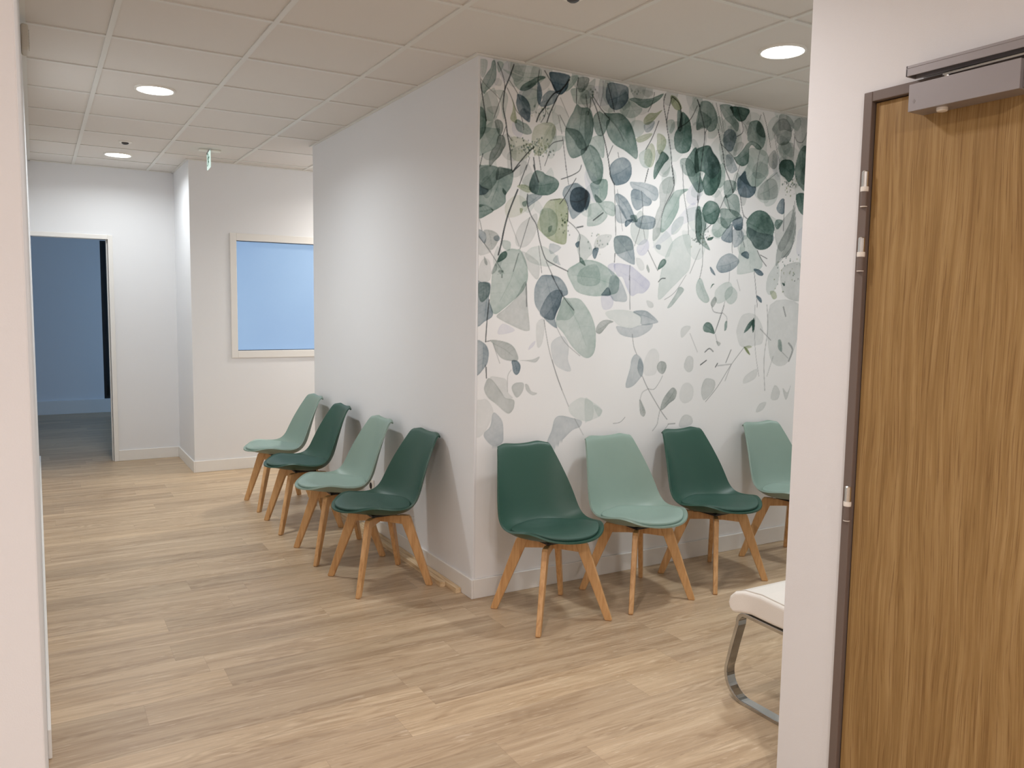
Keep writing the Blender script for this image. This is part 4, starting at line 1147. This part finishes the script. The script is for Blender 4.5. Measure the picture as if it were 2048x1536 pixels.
# local front is -y
CH = [  # x, y, rot, dark?, label
 (0.235, -0.364, 1.0, 1, 'dark green shell chair against the leaf wallpaper, the one nearest the wall corner'),
 (0.780, -0.345, 1.0, 0, 'light sage green shell chair against the leaf wallpaper, between two dark green ones'),
 (1.335, -0.325, 4.0, 1, 'dark green shell chair against the leaf wallpaper, second dark one from the wall corner'),
 (1.975, -0.318, 2.0, 0, 'light sage green shell chair against the leaf wallpaper, half hidden by the wall edge'),
 (-0.316, 0.480, -88, 1, 'dark green shell chair in the left row, nearest the camera and the wall corner'),
 (-0.345, 1.075, -90, 0, 'light sage green shell chair in the left row, second from the camera'),
 (-0.355, 1.790, -91, 1, 'dark green shell chair in the left row, third from the camera between two sage ones'),
 (-0.345, 2.440, -90, 0, 'light sage green shell chair at the far end of the left row'),
]
proto = {}
for (x, y, r, dk, lb) in CH:
    grp = 'chairs in front of the leaf wallpaper' if r > -45 else 'chairs along the white partition'
    if dk not in proto:
        c = make_chair(DKGREEN if dk else SAGE, DKGREENF if dk else SAGEF, lb); proto[dk] = c
        c.location = (x, y, 0); c.rotation_euler = (0, 0, math.radians(r)); c['group'] = grp
    else:
        dup(proto[dk], (x, y, 0), math.radians(r), lb, grp)

# ------------------------------------------------------------------ white cantilever chair
def cantilever():
    R_ = empty('cantilever_chair', (0.59, -1.60, 0)); tag(R_, 'white leatherette cantilever chair with flat chrome frame, behind the wall edge at lower right', 'chair')
    def arc(cy, cz, r, a0, a1, n=8):
        return [(cy+r*math.cos(math.radians(a0+(a1-a0)*k/n)), cz+r*math.sin(math.radians(a0+(a1-a0)*k/n))) for k in range(n+1)]
    # centre line of flat bar (y,z), front toward +y
    path = [(-1.83, 0.0075), (-1.60, 0.0075)] + arc(-1.478, 0.1025, 0.095, -90, 12, 12) + [(-1.408, 0.215), (-1.432, 0.300)] + arc(-1.470, 0.310, 0.038, 10, 85, 6) + [(-1.56, 0.345), (-1.78, 0.340)]
    for sx, xx in ((-1, 0.395), (1, 0.785)):
        bm = bmesh.new(); pts = [Vector((0, y, z)) for y, z in path]; rings = []
        for i, p_ in enumerate(pts):
            a = pts[max(0, i-1)]; b = pts[min(len(pts)-1, i+1)]; d = (b-a).normalized(); n = Vector((0, -d.z, d.y))
            h, w_ = 0.0075, 0.021
            rings.append([bm.verts.new(p_+n*s1*h+Vector((xx-0.59+s2*w_, 1.60, 0))) for s1, s2 in ((1, 1), (1, -1), (-1, -1), (-1, 1))])
        for i in range(len(rings)-1):
            for k in range(4): bm.faces.new((rings[i][k], rings[i][(k+1) % 4], rings[i+1][(k+1) % 4], rings[i+1][k]))
        bm.faces.new(rings[0]); bm.faces.new(rings[-1][::-1])
        obj('side_frame', bm, CHROME, R_, bevel=0.002)
    bm = bmesh.new(); box(bm, 0.414-0.59, 0.766-0.59, -1.83+1.6, -1.795+1.6, 0.0, 0.015); obj('floor_bar', bm, CHROME, R_, bevel=0.002)
    # seat pad
    prof = [(-1.84, 0.360), (-1.60, 0.357), (-1.50, 0.360), (-1.45, 0.350), (-1.415, 0.338), (-1.392, 0.350), (-1.385, 0.375), (-1.392, 0.400), (-1.415, 0.422), (-1.46, 0.438), (-1.54, 0.446), (-1.64, 0.440), (-1.84, 0.430)]
    bm = bmesh.new(); prism(bm, [(a+1.6, b) for a, b in prof], 0.368-0.59, 0.812-0.59, 'x')
    st = obj('seat', bm, WHITEL, R_, smooth=False, bevel=0.014, segs=4)
    PM = mat('piping_white', lin((214, 206, 196)), 0.5)
    for xx in (0.383, 0.797):
        bm = bmesh.new()
        pp = [(-1.395, 0.404), (-1.417, 0.4245), (-1.46, 0.4405), (-1.54, 0.4485), (-1.64, 0.4425), (-1.80, 0.434)]
        for i in range(len(pp)-1):
            (y0, z0), (y1, z1) = pp[i], pp[i+1]
            prism(bm, [(y0+1.6, z0-0.003), (y1+1.6, z1-0.003), (y1+1.6, z1+0.0008), (y0+1.6, z0+0.0008)], xx-0.59-0.0015, xx-0.59+0.0015, 'x')
        obj('piping', bm, PM, st)
    prof = [(-1.845, 0.43), (-1.78, 0.43), (-1.775, 0.60), (-1.79, 0.80), (-1.815, 0.98), (-1.83, 1.0), (-1.855, 0.98), (-1.845, 0.70)]
    bm = bmesh.new(); prism(bm, [(a+1.6, b) for a, b in prof], 0.368-0.59, 0.812-0.59, 'x')
    obj('backrest', bm, WHITEL, R_, bevel=0.014, segs=4)
cantilever()
